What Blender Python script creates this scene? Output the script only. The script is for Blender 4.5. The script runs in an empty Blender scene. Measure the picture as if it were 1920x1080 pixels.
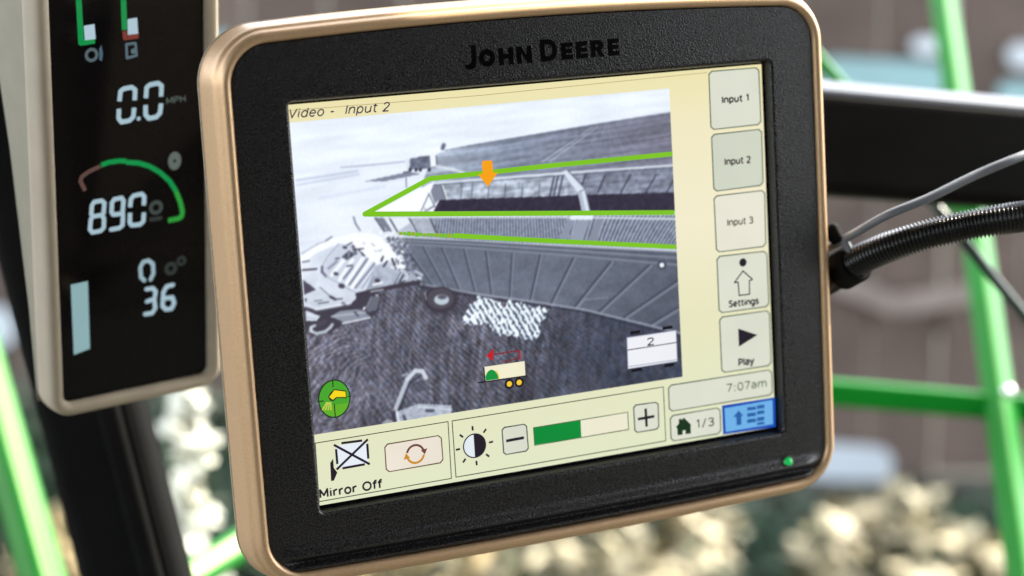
import bpy, bmesh, math, random
import numpy as np
from mathutils import Vector, Matrix

random.seed(7)
SC = bpy.context.scene
COL = SC.collection
rad = math.radians

# ------------------------------------------------------------------ camera
CAMZ = 1.65
cd = bpy.data.cameras.new("camera")
cam = bpy.data.objects.new("camera", cd)
COL.objects.link(cam)
cam.location = (0, 0, CAMZ)
cam.rotation_euler = (rad(78), 0, 0)
F = 3588.0                        # focal length in photograph pixels (1920 wide)
cd.sensor_width = 36
cd.lens = F / 1920 * 36
cd.clip_start = 0.05
cd.clip_end = 500
cd.dof.use_dof = True
cd.dof.focus_distance = 0.762
cd.dof.aperture_fstop = 5.6
cd.dof.aperture_blades = 0
SC.camera = cam
CM = Matrix.Translation((0, 0, CAMZ)) @ Matrix.Rotation(rad(78), 4, 'X')

# ------------------------------------------------------------------ world, sun, exposure
EXPO = 2.55
SUNV = Vector((0.62, 0.40, 0.70)).normalized()
w = bpy.data.worlds.new("World")
SC.world = w
w.use_nodes = True
nt = w.node_tree
nt.nodes.clear()
o = nt.nodes.new('ShaderNodeOutputWorld')
b = nt.nodes.new('ShaderNodeBackground')
s = nt.nodes.new('ShaderNodeTexSky')
s.sky_type = 'NISHITA'
s.sun_disc = False
s.sun_elevation = math.asin(SUNV.z)
s.sun_rotation = math.atan2(SUNV.x, SUNV.y)
s.air_density = 1.0
s.dust_density = 1.5
s.ozone_density = 1.0
hs = nt.nodes.new('ShaderNodeHueSaturation')      # hazy, nearly colourless daylight
hs.inputs['Saturation'].default_value = 0.30
nt.links.new(s.outputs[0], hs.inputs['Color'])
nt.links.new(hs.outputs[0], b.inputs[0])
b.inputs[1].default_value = 0.15
nt.links.new(b.outputs[0], o.inputs[0])
sd = bpy.data.lights.new("sun", 'SUN')
sd.energy = 2.0
sd.angle = rad(0.5)
sd.color = (1.0, 0.92, 0.74)
sun = bpy.data.objects.new("sun", sd)
COL.objects.link(sun)
sun.rotation_euler = SUNV.to_track_quat('Z', 'Y').to_euler()
SC.view_settings.view_transform = 'Standard'
SC.view_settings.look = 'None'
SC.view_settings.exposure = EXPO
SC.view_settings.gamma = 1
EM = 1.0 / 2 ** EXPO               # a lit display pixel shows its own colour at this strength

# ------------------------------------------------------------------ helpers
def lin(c):
    c = np.asarray(c, float) / 255.0
    return np.where(c <= 0.04045, c / 12.92, ((c + 0.055) / 1.055) ** 2.4)

def wpt(px, py, d):
    """point d metres in front of the lens on the line of sight of a photograph position"""
    return CM @ Vector(((px - 960) / F * d, -(py - 540) / F * d, -d))

class Plane:
    def __init__(self, R, t):
        self.R = np.array(R, float); self.t = np.array(t, float)
        m = Matrix([list(self.R[i]) + [self.t[i]] for i in range(3)] + [[0, 0, 0, 1]])
        self.M = CM @ m
    def loc(self, x, y, z=0.0):
        d = np.array([(x - 960) / F, -(y - 540) / F, -1.0])
        oo = self.R.T @ (-self.t); dl = self.R.T @ d
        k = (z - oo[2]) / dl[2]
        p = oo + k * dl
        return (p[0], p[1])
    def pix(self, X, Y, Z=0.0):
        P = np.stack([X, Y, np.full_like(X, Z)], -1) @ self.R.T + self.t
        return 960 + F * P[..., 0] / -P[..., 2], 540 - F * P[..., 1] / -P[..., 2]

MON = Plane([[0.912067, -0.059675, 0.405675], [0.119991, 0.984887, -0.124896], [-0.392091, 0.162591, 0.905444]],
            [0.014339, 0.004494, -0.782975])
CLU = Plane([[0.8144, 0.0471, 0.5785], [0.1644, 0.9372, -0.3077], [-0.5566, 0.3456, 0.7555]],
            [-0.2013, -0.0500, -0.8570])

def tag(ob, label=None, cat=None, group=None, kind=None):
    if label: ob['label'] = label
    if cat: ob['category'] = cat
    if group: ob['group'] = group
    if kind: ob['kind'] = kind
    return ob

def thing(name, label, cat, M=None, group=None):
    e = bpy.data.objects.new(name, None)
    COL.objects.link(e)
    e.empty_display_size = 0.02
    if M is not None: e.matrix_world = M
    return tag(e, label, cat, group)

def mesh_obj(name, verts, faces, mats, parent=None, mi=None, smooth=False, world=False):
    me = bpy.data.meshes.new(name)
    me.from_pydata([tuple(v) for v in verts], [], faces)
    if not isinstance(mats, (list, tuple)): mats = [mats]
    for m in mats: me.materials.append(m)
    if mi is not None: me.polygons.foreach_set('material_index', mi)
    if smooth: me.polygons.foreach_set('use_smooth', [True] * len(me.polygons))
    me.update()
    ob = bpy.data.objects.new(name, me)
    COL.objects.link(ob)
    if parent is not None:
        ob.parent = parent
        if world: ob.matrix_parent_inverse = parent.matrix_world.inverted()
    return ob

def bm_obj(name, bm, mat, parent=None, smooth=False, auto=None):
    me = bpy.data.meshes.new(name)
    bm.normal_update()
    bm.to_mesh(me); bm.free()
    me.materials.append(mat)
    if smooth: me.polygons.foreach_set('use_smooth', [True] * len(me.polygons))
    ob = bpy.data.objects.new(name, me)
    COL.objects.link(ob)
    if parent is not None:
        ob.parent = parent
        ob.matrix_parent_inverse = parent.matrix_world.inverted()
    return ob

# ------------------------------------------------------------------ materials
def mat(name, rgb, rough=0.5, metal=0.0, spec=0.5, noise=None, bump=None, emis=None, coat=0.0, rnd=0.0):
    """rgb linear. noise=(scale, amount, detail)  bump=(scale, strength, distance)"""
    m = bpy.data.materials.new(name)
    m.use_nodes = True
    n = m.node_tree.nodes; l = m.node_tree.links
    p = n['Principled BSDF']
    p.inputs['Base Color'].default_value = (*rgb, 1)
    p.inputs['Roughness'].default_value = rough
    p.inputs['Metallic'].default_value = metal
    p.inputs['Specular IOR Level'].default_value = spec
    p.inputs['Coat Weight'].default_value = coat
    tc = n.new('ShaderNodeTexCoord')
    src = None
    if noise:
        t = n.new('ShaderNodeTexNoise'); t.inputs['Scale'].default_value = noise[0]; t.inputs['Detail'].default_value = noise[2] if len(noise) > 2 else 4
        l.new(tc.outputs['Object'], t.inputs['Vector'])
        r = n.new('ShaderNodeValToRGB')
        a = noise[1]
        r.color_ramp.elements[0].position = 0.3; r.color_ramp.elements[1].position = 0.7
        r.color_ramp.elements[0].color = (*[c * (1 - a) for c in rgb], 1)
        r.color_ramp.elements[1].color = (*[min(1, c * (1 + a)) for c in rgb], 1)
        l.new(t.outputs['Fac'], r.inputs[0])
        src = r.outputs[0]
    if rnd:
        oi = n.new('ShaderNodeObjectInfo')
        mr = n.new('ShaderNodeMapRange'); mr.inputs['To Min'].default_value = 1 - rnd; mr.inputs['To Max'].default_value = 1 + rnd
        l.new(oi.outputs['Random'], mr.inputs['Value'])
        hs = n.new('ShaderNodeHueSaturation')
        if src: l.new(src, hs.inputs['Color'])
        else: hs.inputs['Color'].default_value = (*rgb, 1)
        l.new(mr.outputs[0], hs.inputs['Value'])
        src = hs.outputs[0]
    if src: l.new(src, p.inputs['Base Color'])
    if bump:
        t = n.new('ShaderNodeTexNoise'); t.inputs['Scale'].default_value = bump[0]; t.inputs['Detail'].default_value = 3
        l.new(tc.outputs['Object'], t.inputs['Vector'])
        bn = n.new('ShaderNodeBump'); bn.inputs['Strength'].default_value = bump[1]; bn.inputs['Distance'].default_value = bump[2]
        l.new(t.outputs['Fac'], bn.inputs['Height'])
        l.new(bn.outputs[0], p.inputs['Normal'])
    if emis:
        p.inputs['Emission Color'].default_value = (*emis[0], 1)
        p.inputs['Emission Strength'].default_value = emis[1]
    return m

GOLD = mat('gold_satin_plastic', (0.62, 0.41, 0.235), rough=0.39, metal=0.45, noise=(900, 0.06, 2), bump=(1500, 0.10, 0.0004))
SIDE = mat('housing_seam_plastic', (0.30, 0.23, 0.15), rough=0.6, noise=(700, 0.2, 2), bump=(1200, 0.3, 0.0004))
BEZEL = mat('black_grained_plastic', (0.0135, 0.0128, 0.0135), rough=0.27, spec=0.5, noise=(1500, 0.85, 1), bump=(1500, 0.5, 0.0005))
GLOSS = mat('glossy_black_letter', (0.0025, 0.002, 0.002), rough=0.3, spec=0.08, noise=(200, 0.2))
GLASS = mat('black_screen_glass', (0.004, 0.004, 0.005), rough=0.12, spec=0.15, noise=(150, 0.1))
CFRAME = mat('beige_frame_plastic', (0.40, 0.345, 0.265), rough=0.5, noise=(60, 0.05), bump=(900, 0.15, 0.0004))
CPOD = mat('beige_pod_plastic', (0.27, 0.25, 0.19), rough=0.55, noise=(60, 0.06))
BLACKP = mat('black_painted_metal', (0.006, 0.006, 0.0057), rough=0.75, spec=0.04, noise=(30, 0.2))
BEAMM = mat('black_beam_paint', (0.008, 0.0072, 0.0063), rough=0.4, spec=0.03, noise=(25, 0.2))
BEAMHL = mat('beam_top_highlight', (0.06, 0.072, 0.10), rough=0.5, metal=0.2, noise=(30, 0.08))
GREEN = mat('green_paint', (0.003, 0.17, 0.014), rough=0.33, spec=0.20, noise=(20, 0.08))
HOSE = mat('black_hose_plastic', (0.008, 0.008, 0.008), rough=0.22, spec=0.45, noise=(300, 0.2))
CABLE = mat('grey_cable_sheath', (0.16, 0.17, 0.19), rough=0.35, noise=(200, 0.1))
DCABLE = mat('dark_green_cable_sheath', (0.02, 0.04, 0.035), rough=0.3, noise=(200, 0.1))
STEEL = mat('bright_bolt_steel', (0.8, 0.8, 0.78), rough=0.18, metal=1.0, noise=(200, 0.05))
WOOD = mat('weathered_board', (0.092, 0.066, 0.053), rough=0.8, noise=(6, 0.25, 6), rnd=0.15)
WOOD2 = mat('pale_weathered_rail', (0.22, 0.185, 0.16), rough=0.8, noise=(8, 0.2, 6))
PALE = mat('pale_blue_panel', (0.52, 0.58, 0.62), rough=0.4, noise=(4, 0.08))
TEAL = mat('pale_teal_panel', (0.24, 0.40, 0.42), rough=0.4, noise=(4, 0.08))
SOIL = mat('dark_soil', (0.035, 0.034, 0.024), rough=0.95, noise=(3, 0.5, 8), bump=(20, 0.5, 0.02))
DLEAF = mat('dark_green_leaf', (0.018, 0.045, 0.022), rough=0.5, noise=(9, 0.4))
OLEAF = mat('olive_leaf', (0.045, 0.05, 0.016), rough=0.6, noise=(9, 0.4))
CLEAF = mat('cream_leaf', (0.44, 0.38, 0.24), rough=0.55, noise=(14, 0.45))
TLEAF = mat('tan_dry_leaf', (0.36, 0.27, 0.13), rough=0.7, noise=(14, 0.35))
WLEAF = mat('white_leaf', (0.78, 0.78, 0.66), rough=0.5, noise=(10, 0.15))
BARK = mat('stem_bark', (0.07, 0.06, 0.035), rough=0.9, noise=(40, 0.3))

EMC = {}
def em(rgb, gain=1.0):
    """self-lit display colour"""
    k = (tuple(rgb), gain)
    if k not in EMC:
        m = bpy.data.materials.new('display_' + '_'.join(str(int(v)) for v in rgb))
        m.use_nodes = True
        p = m.node_tree.nodes['Principled BSDF']
        p.inputs['Base Color'].default_value = (0.004, 0.004, 0.004, 1)
        p.inputs['Roughness'].default_value = 0.3
        p.inputs['Specular IOR Level'].default_value = 0.25
        n = m.node_tree.nodes; l = m.node_tree.links
        c = lin(rgb)
        t = n.new('ShaderNodeTexNoise'); t.inputs['Scale'].default_value = 35; t.inputs['Detail'].default_value = 2
        tc = n.new('ShaderNodeTexCoord'); l.new(tc.outputs['Object'], t.inputs['Vector'])
        r = n.new('ShaderNodeValToRGB')
        r.color_ramp.elements[0].position = 0.25; r.color_ramp.elements[1].position = 0.75
        r.color_ramp.elements[0].color = (*(c * 0.96), 1); r.color_ramp.elements[1].color = (*np.minimum(c * 1.04, 1), 1)
        l.new(t.outputs['Fac'], r.inputs[0]); l.new(r.outputs[0], p.inputs['Emission Color'])
        p.inputs['Emission Strength'].default_value = EM * gain
        EMC[k] = m
    return EMC[k]

GREEN.node_tree.nodes['Principled BSDF'].inputs['Specular Tint'].default_value = (1, .95, .62, 1)

# ------------------------------------------------------------------ flat print on a display plane
class Print:
    """flat coloured shapes lying on a display plane, joined into one printed piece"""
    def __init__(self, plane, z):
        self.pl = plane; self.z = z; self.v = []; self.f = []; self.mi = []; self.m = []
    def _m(self, m):
        if m not in self.m: self.m.append(m)
        return self.m.index(m)
    def local(self, pts, m, dz=0.0):
        k = len(self.v)
        a = sum(pts[i][0] * pts[(i + 1) % len(pts)][1] - pts[(i + 1) % len(pts)][0] * pts[i][1] for i in range(len(pts)))
        if a < 0: pts = pts[::-1]
        self.v += [(x, y, self.z + dz) for x, y in pts]
        self.f.append(list(range(k, k + len(pts)))); self.mi.append(self._m(m))
    def poly(self, px, m, dz=0.0):
        self.local([self.pl.loc(x, y, self.z) for x, y in px], m, dz)
    def stroke(self, px, wd, m, dz=0.0, closed=False):
        """thick line through photograph positions, width in photograph pixels"""
        pts = [np.array(self.pl.loc(x, y, self.z)) for x, y in px]
        x, y = px[0]
        sc = np.linalg.norm(np.array(self.pl.loc(x + 5, y - 5, self.z)) - np.array(self.pl.loc(x - 5, y + 5, self.z))) / 14.14
        h = wd * sc / 2
        n = len(pts)
        for i in range(n if closed else n - 1):
            a, c = pts[i], pts[(i + 1) % n]
            d = c - a; L = np.linalg.norm(d)
            if L < 1e-9: continue
            d = d / L; q = np.array([-d[1], d[0]]) * h
            self.local([tuple(a + q), tuple(a - q), tuple(c - q), tuple(c + q)], m, dz)
        for i in range(n) if closed else range(1, n - 1):
            self.disc_local(pts[i], h, m, dz, 10)
    def disc_local(self, c, r, m, dz=0.0, n=24, ry=None):
        ry = ry or r
        self.local([(c[0] + r * math.cos(2 * math.pi * i / n), c[1] + ry * math.sin(2 * math.pi * i / n)) for i in range(n)], m, dz)
    def arc_local(self, c, r0, r1, a0, a1, m, dz=0.0, n=20):
        for i in range(n):
            t0 = a0 + (a1 - a0) * i / n; t1 = a0 + (a1 - a0) * (i + 1) / n
            self.local([(c[0] + r * math.cos(t), c[1] + r * math.sin(t)) for r, t in ((r0, t0), (r1, t0), (r1, t1), (r0, t1))], m, dz)
    def build(self, name, parent):
        return mesh_obj(name, self.v, self.f, self.m, parent, self.mi)

def _el(cx, cy, rx, ry, a0=0, a1=360, n_=16):
    return [(cx + rx * math.cos(rad(a0 + (a1 - a0) * i / n_)), cy + ry * math.sin(rad(a0 + (a1 - a0) * i / n_))) for i in range(n_ + 1)]
_S = [(.52, .85), (.40, .97), (.28, 1), (.12, .94), (.06, .76), (.14, .60), (.42, .46), (.54, .28), (.46, .06), (.28, 0), (.14, .03), (.04, .14)]
GLYPH = {
 ' ': (.36, []), 'I': (.22, [[(.1, 0), (.1, 1)]]), 'n': (.66, [[(.08, 0), (.08, .74)], [(.08, .5), (.2, .69), (.36, .74), (.51, .66), (.54, .5), (.54, 0)]]),
 'p': (.66, [[(.08, -.28), (.08, .74)], _el(.32, .37, .24, .37)]), 'u': (.66, [[(.08, .74), (.08, .22), (.14, .06), (.28, 0), (.44, .06), (.54, .24)], [(.54, .74), (.54, 0)]]),
 't': (.44, [[(.17, .98), (.17, .15), (.24, .02), (.38, 0)], [(.02, .74), (.38, .74)]]), 'V': (.70, [[(.02, 1), (.33, 0), (.64, 1)]]),
 'i': (.24, [[(.1, 0), (.1, .74)], [(.1, .92), (.1, 1.02)]]), 'd': (.66, [_el(.3, .37, .24, .37), [(.54, 0), (.54, 1.02)]]),
 'e': (.64, [[(.06, .38), (.54, .38)], _el(.3, .37, .24, .37, 0, 318)]), 'o': (.64, [_el(.3, .37, .25, .37)]), '-': (.44, [[(.05, .38), (.35, .38)]]),
 '1': (.50, [[(.08, .8), (.27, 1), (.27, 0)]]), '2': (.64, [[(.05, .8), (.14, .95), (.3, 1), (.47, .93), (.53, .75), (.45, .55), (.05, 0), (.55, 0)]]),
 '3': (.64, [[(.05, .87), (.15, .97), (.3, 1), (.47, .94), (.52, .76), (.44, .57), (.25, .53), (.46, .48), (.55, .28), (.47, .07), (.3, 0), (.13, .03), (.04, .13)]]),
 'M': (.84, [[(.08, 0), (.08, 1), (.4, .25), (.72, 1), (.72, 0)]]), 'r': (.44, [[(.08, 0), (.08, .74)], [(.08, .5), (.18, .68), (.38, .73)]]), 'O': (.84, [_el(.39, .5, .35, .5, n_=20)]),
 'f': (.40, [[(.15, 0), (.15, .84), (.22, 1), (.38, 1.02)], [(.0, .74), (.35, .74)]]), 'S': (.64, [_S]), 's': (.54, [[(x * .85, y * .74) for x, y in _S]]),
 'g': (.66, [_el(.3, .37, .24, .37), [(.54, .74), (.54, -.1), (.46, -.25), (.3, -.29), (.1, -.24)]]),
 'P': (.64, [[(.08, 0), (.08, 1), (.36, 1), (.52, .92), (.55, .73), (.5, .54), (.36, .46), (.08, .46)]]), 'l': (.22, [[(.1, 0), (.1, 1.02)]]),
 'a': (.60, [[(.08, .64), (.2, .73), (.34, .74), (.46, .66), (.48, .5), (.48, 0)], [(.48, .44), (.25, .42), (.09, .33), (.06, .17), (.16, .03), (.32, .02), (.48, .17)]]),
 'y': (.60, [[(.03, .74), (.29, 0)], [(.55, .74), (.25, -.16), (.12, -.28), (.03, -.27)]]), '7': (.64, [[(.04, 1), (.55, 1), (.2, 0)]]), ':': (.36, [[(.14, -.02), (.14, .17)], [(.14, .55), (.14, .74)]]),
 '0': (.64, [_el(.3, .5, .25, .5)]), 'm': (.96, [[(.08, 0), (.08, .74)], [(.08, .5), (.2, .69), (.33, .74), (.44, .66), (.47, .5), (.47, 0)], [(.47, .5), (.58, .69), (.71, .74), (.83, .66), (.86, .5), (.86, 0)]]),
 '/': (.46, [[(.0, -.08), (.36, 1.05)]]), 'H': (.74, [[(.08, 0), (.08, 1)], [(.62, 0), (.62, 1)], [(.08, .52), (.62, .52)]])}

def text(name, plane, z, txt, p0, p1, cap, m, parent, bold=0.13, shear=0.0, space=1.0):
    """stroke lettering whose baseline runs between two photograph positions; cap = capital height in photograph pixels"""
    st_ = []; x = 0
    for ch in txt:
        wd, L = GLYPH[ch]
        for g_ in L: st_.append([(x + gx_ + gy_ * shear, gy_) for gx_, gy_ in g_])
        x += wd + .06 * space
    xs = [q[0] for g_ in st_ for q in g_]; x0, x1 = min(xs), max(xs)
    a = np.array(plane.loc(*p0, z)); c = np.array(plane.loc(*p1, z))
    h = plane.loc(p0[0], p0[1] - cap, z)[1] - a[1]
    kx = (c[0] - a[0]) / (x1 - x0); sl = (c[1] - a[1]) / (c[0] - a[0])
    T_ = lambda q: np.array([a[0] + (q[0] - x0) * kx, a[1] + (q[0] - x0) * kx * sl + q[1] * h])
    p = Print(plane, z); hw = bold * h / 2
    for g_ in st_:
        P_ = [T_(q) for q in g_]
        for i in range(len(P_) - 1):
            d = P_[i + 1] - P_[i]; L_ = np.linalg.norm(d)
            if L_ < 1e-9: continue
            q = np.array([-d[1], d[0]]) / L_ * hw
            p.local([tuple(P_[i] + q), tuple(P_[i] - q), tuple(P_[i + 1] - q), tuple(P_[i + 1] + q)], m)
        for i in range(1, len(P_) - 1): p.disc_local(P_[i], hw, m, n=8)
    return p.build(name, parent)

# ------------------------------------------------------------------ closed outlines with bowed sides
def rloop(x0, x1, y0, y1, r, bow=(0, 0, 0, 0), ns=40, nc=12):
    """rounded rectangle, counter-clockwise, bow = how far the top, bottom, left and right sides bulge"""
    P = []
    cs = [(x1 - r, y1 - r, 0), (x0 + r, y1 - r, 90), (x0 + r, y0 + r, 180), (x1 - r, y0 + r, 270)]
    for k, (cx, cy, a0) in enumerate(cs):
        for i in range(nc + 1):
            t = rad(a0 + 90 * i / nc)
            P.append((cx + r * math.cos(t), cy + r * math.sin(t)))
        nx = cs[(k + 1) % 4]; t = rad(a0 + 90)
        a = (cx + r * math.cos(t), cy + r * math.sin(t)); c = (nx[0] + r * math.cos(t), nx[1] + r * math.sin(t))
        for i in range(1, ns):
            P.append((a[0] + (c[0] - a[0]) * i / ns, a[1] + (c[1] - a[1]) * i / ns))
    P = np.array(P)
    xc, yc, hw, hh = (x0 + x1) / 2, (y0 + y1) / 2, (x1 - x0) / 2, (y1 - y0) / 2
    u = (P[:, 0] - xc) / hw; v = (P[:, 1] - yc) / hh
    Q = P.copy()
    Q[:, 1] += np.where(v > 0, bow[0], -bow[1]) * (1 - u * u) * np.abs(v)
    Q[:, 0] += np.where(u > 0, bow[3], -bow[2]) * (1 - v * v) * np.abs(u)
    return Q

def normals2(P):
    d = np.roll(P, -1, 0) - np.roll(P, 1, 0)
    n = np.stack([d[:, 1], -d[:, 0]], 1)
    return n / np.linalg.norm(n, axis=1)[:, None]

def sweep_loop(name, P, prof, m, parent, cap_last=False, smooth=True, zmod=None):
    """profile (outward offset, height) carried round a closed outline; millimetres in, metres out"""
    N = normals2(P); n = len(P); V = []; Fc = []
    for d, z in prof:
        Q = P + N * d
        for q in Q: V.append((q[0] / 1000, q[1] / 1000, z / 1000))
    for j in range(len(prof) - 1):
        for i in range(n):
            i2 = (i + 1) % n
            Fc.append([j * n + i, (j + 1) * n + i, (j + 1) * n + i2, j * n + i2])
    if cap_last: Fc.append([(len(prof) - 1) * n + i for i in range(n)][::-1])
    Fc = [f[::-1] for f in Fc]
    return mesh_obj(name, V, Fc, m, parent, smooth=smooth)

# ------------------------------------------------------------------ tubes and bars
def catmull(P, n):
    P = [Vector(p) for p in P]
    P = [P[0] * 2 - P[1]] + P + [P[-1] * 2 - P[-2]]
    out = []
    for i in range(1, len(P) - 2):
        for k in range(n):
            t = k / n
            a, b_, c, d = P[i - 1], P[i], P[i + 1], P[i + 2]
            out.append(0.5 * (2 * b_ + (c - a) * t + (2 * a - 5 * b_ + 4 * c - d) * t * t + (3 * b_ - a - 3 * c + d) * t ** 3))
    out.append(P[-2])
    return out

def resample(P, step):
    L = [0]
    for i in range(1, len(P)): L.append(L[-1] + (P[i] - P[i - 1]).length)
    n = max(2, int(L[-1] / step)); out = []; j = 0
    for k in range(n + 1):
        s_ = L[-1] * k / n
        while j < len(L) - 2 and L[j + 1] < s_: j += 1
        t = (s_ - L[j]) / max(1e-9, L[j + 1] - L[j])
        out.append(P[j].lerp(P[j + 1], min(1, t)))
    return out

def tube(name, P, rfun, m, parent=None, seg=16, smooth=True, capped=True):
    V = []; Fc = []
    up = Vector((0, 0, 1)); T = (P[1] - P[0]).normalized()
    if abs(T.dot(up)) > 0.9: up = Vector((1, 0, 0))
    nrm = (up - T * up.dot(T)).normalized()
    for i, p in enumerate(P):
        T = (P[min(i + 1, len(P) - 1)] - P[max(i - 1, 0)]).normalized()
        nrm = (nrm - T * nrm.dot(T)).normalized()
        bn = T.cross(nrm); r = rfun(i, i / (len(P) - 1))
        for k in range(seg):
            a = 2 * math.pi * k / seg
            V.append(p + nrm * (r * math.cos(a)) + bn * (r * math.sin(a)))
    for i in range(len(P) - 1):
        for k in range(seg):
            k2 = (k + 1) % seg
            Fc.append([i * seg + k, i * seg + k2, (i + 1) * seg + k2, (i + 1) * seg + k])
    if capped:
        Fc.append(list(range(seg))[::-1]); Fc.append([(len(P) - 1) * seg + k for k in range(seg)])
    return mesh_obj(name, V, Fc, m, parent, smooth=smooth, world=True)

def bar_bm(a, c, wx, wy, side, bev, roll=0.0):
    """bevelled straight bar from a to c; 'side' is the direction its first width runs in"""
    a = Vector(a); c = Vector(c)
    T = (c - a).normalized(); S = (Vector(side) - T * Vector(side).dot(T)).normalized()
    S = Matrix.Rotation(roll, 3, T) @ S
    U = T.cross(S)
    bm = bmesh.new()
    vs = []
    for e in (a, c):
        for sx, sy in ((-1, -1), (1, -1), (1, 1), (-1, 1)):
            vs.append(bm.verts.new(e + S * (sx * wx / 2) + U * (sy * wy / 2)))
    for q in ((0, 1, 2, 3), (7, 6, 5, 4), (0, 4, 5, 1), (1, 5, 6, 2), (2, 6, 7, 3), (3, 7, 4, 0)):
        bm.faces.new([vs[i] for i in q])
    bmesh.ops.recalc_face_normals(bm, faces=bm.faces)
    if bev: bmesh.ops.bevel(bm, geom=list(bm.edges), offset=bev, segments=4, profile=0.5, affect='EDGES')
    return bm

CAMR = Vector((1, 0, 0))
CAMU = (CM.to_3x3() @ Vector((0, 1, 0))).normalized()
CAMB = (CM.to_3x3() @ Vector((0, 0, 1))).normalized()

# ================================================================== SETTING
ground = mesh_obj('ground', [(-150, -150, 0), (150, -150, 0), (150, 150, 0), (-150, 150, 0)], [[0, 1, 2, 3]], SOIL)
tag(ground, kind='structure')

# weathered board fence behind everything
FY = 5.2
fence = thing('wooden_fence', 'weathered brown wooden fence of upright boards, out of focus behind the machine', 'fence', Matrix.Translation((0, FY, 0)))
bw = 0.21
x = -3.0; k = 0
while x < 3.0:
    wd = bw + random.uniform(-0.02, 0.02)
    dy = random.choice((0, 0, 0.012, -0.012, 0.02))
    bmn = bmesh.new()
    bmesh.ops.create_cube(bmn, size=1, matrix=Matrix.Translation((x + wd / 2, FY + dy, 0.92 + random.uniform(-.02, .02))) @ Matrix.Diagonal((wd - 0.008, 0.022, 1.84, 1)))
    bmesh.ops.bevel(bmn, geom=list(bmn.edges), offset=0.003, segments=1, affect='EDGES')
    bm_obj('board', bmn, WOOD, fence)
    x += wd; k += 1
for z in (0.45, 1.45):
    bm_obj('rail', bar_bm((-3, FY + 0.06, z), (3, FY + 0.06, z), 0.05, 0.09, (0, 1, 0), 0.004), WOOD, fence)

# ================================================================== MONITOR
mon = thing('display_monitor', 'gold rimmed black touchscreen monitor showing a camera picture of a trailer being filled', 'monitor', MON.M)
BOW = (3.6, 1.8, 0.3, 0.3)
OUT = rloop(-126.4, 127.7, -102.6, 101.7, 14.0, BOW)
INN = rloop(-106.4, 108.6, -82.4, 81.6, 3.2)

def zbez(x, y):
    e = np.clip((x + 124.5) / 10, 0, 1) * np.clip((126.5 - x) / 10, 0, 1)
    e = e * e * (3 - 2 * e)
    yb = y + 1.2 * (1 - (x / 127) ** 2)          # follow the bowed lower side
    base = 4.0 + 0.9 * (1 - (x / 128) ** 2) * (1 - (y / 105) ** 2)
    def g(c, s): return np.exp(-((yb - c) / s) ** 2)
    return base + e * (2.6 * g(-96.2, 2.0) - 1.7 * g(-99.2, 1.2) + 1.9 * g(-101.4, 1.1))

V = []; Fc = []; n = len(OUT); M_ = 46
M_ = 70; ts = np.linspace(0, 1, M_) 
for t in ts:
    Q = INN + (OUT - INN) * t
    z = zbez(Q[:, 0], Q[:, 1])
    for i in range(n): V.append((Q[i, 0] / 1000, Q[i, 1] / 1000, z[i] / 1000))
# rounded edge into the aperture
NI = normals2(INN); zi = zbez(INN[:, 0], INN[:, 1])
for d, dz in ((0.55, -0.12), (1.0, -0.45), (1.35, -1.0), (1.5, -1.6), (2.0, -9)):
    Q = INN - NI * d
    for i in range(n): V.append((Q[i, 0] / 1000, Q[i, 1] / 1000, (max(zi[i] + dz, 0.0)) / 1000))
# down into the gap at the rim
NO = normals2(OUT); zo = zbez(OUT[:, 0], OUT[:, 1])
rows = list(range(M_, M_ + 5))[::-1] + list(range(M_))
V2 = [V[r * n + i] for r in rows for i in range(n)]
for d, dz in ((0.25, -0.25), (0.3, -2.5)):
    Q = OUT + NO * d
    for i in range(n): V2.append((Q[i, 0] / 1000, Q[i, 1] / 1000, (zo[i] + dz) / 1000))
for j in range(len(rows) + 1):
    for i in range(n):
        i2 = (i + 1) % n
        Fc.append([j * n + i, (j + 1) * n + i, (j + 1) * n + i2, j * n + i2])
mesh_obj('bezel', V2, Fc, BEZEL, mon, smooth=True)

sweep_loop('rim', OUT, [(0.55, 0.5), (0.5, 3.2), (0.62, 4.3), (1.0, 5.1), (1.8, 5.75), (2.7, 5.9), (3.6, 5.6), (4.3, 5.0), (4.8, 4.2), (5.1, 3.3), (5.35, 2.5), (5.8, 1.95),
                        (6.3, 1.5), (6.65, 0.8), (6.85, 0.0), (7.1, -3), (7.7, -9), (8.1, -12.6), (8.05, -13.1), (7.8, -13.4)], GOLD, mon)
sweep_loop('rear_housing', OUT, [(7.7, -13.2), (8.3, -13.5), (8.5, -14.3), (8.3, -15.2), (6, -24), (0, -36), (-14, -44), (-40, -46)], SIDE, mon, cap_last=True)

# mounting arm behind, joining the black beam
arm = bar_bm(MON.M @ Vector((0.02, 0.0, -0.045)), wpt(1470, 290, 1.03), 0.03, 0.03, (0, 0, 1), 0.004)
bm_obj('mounting_arm', arm, BLACKP, mon)

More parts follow.
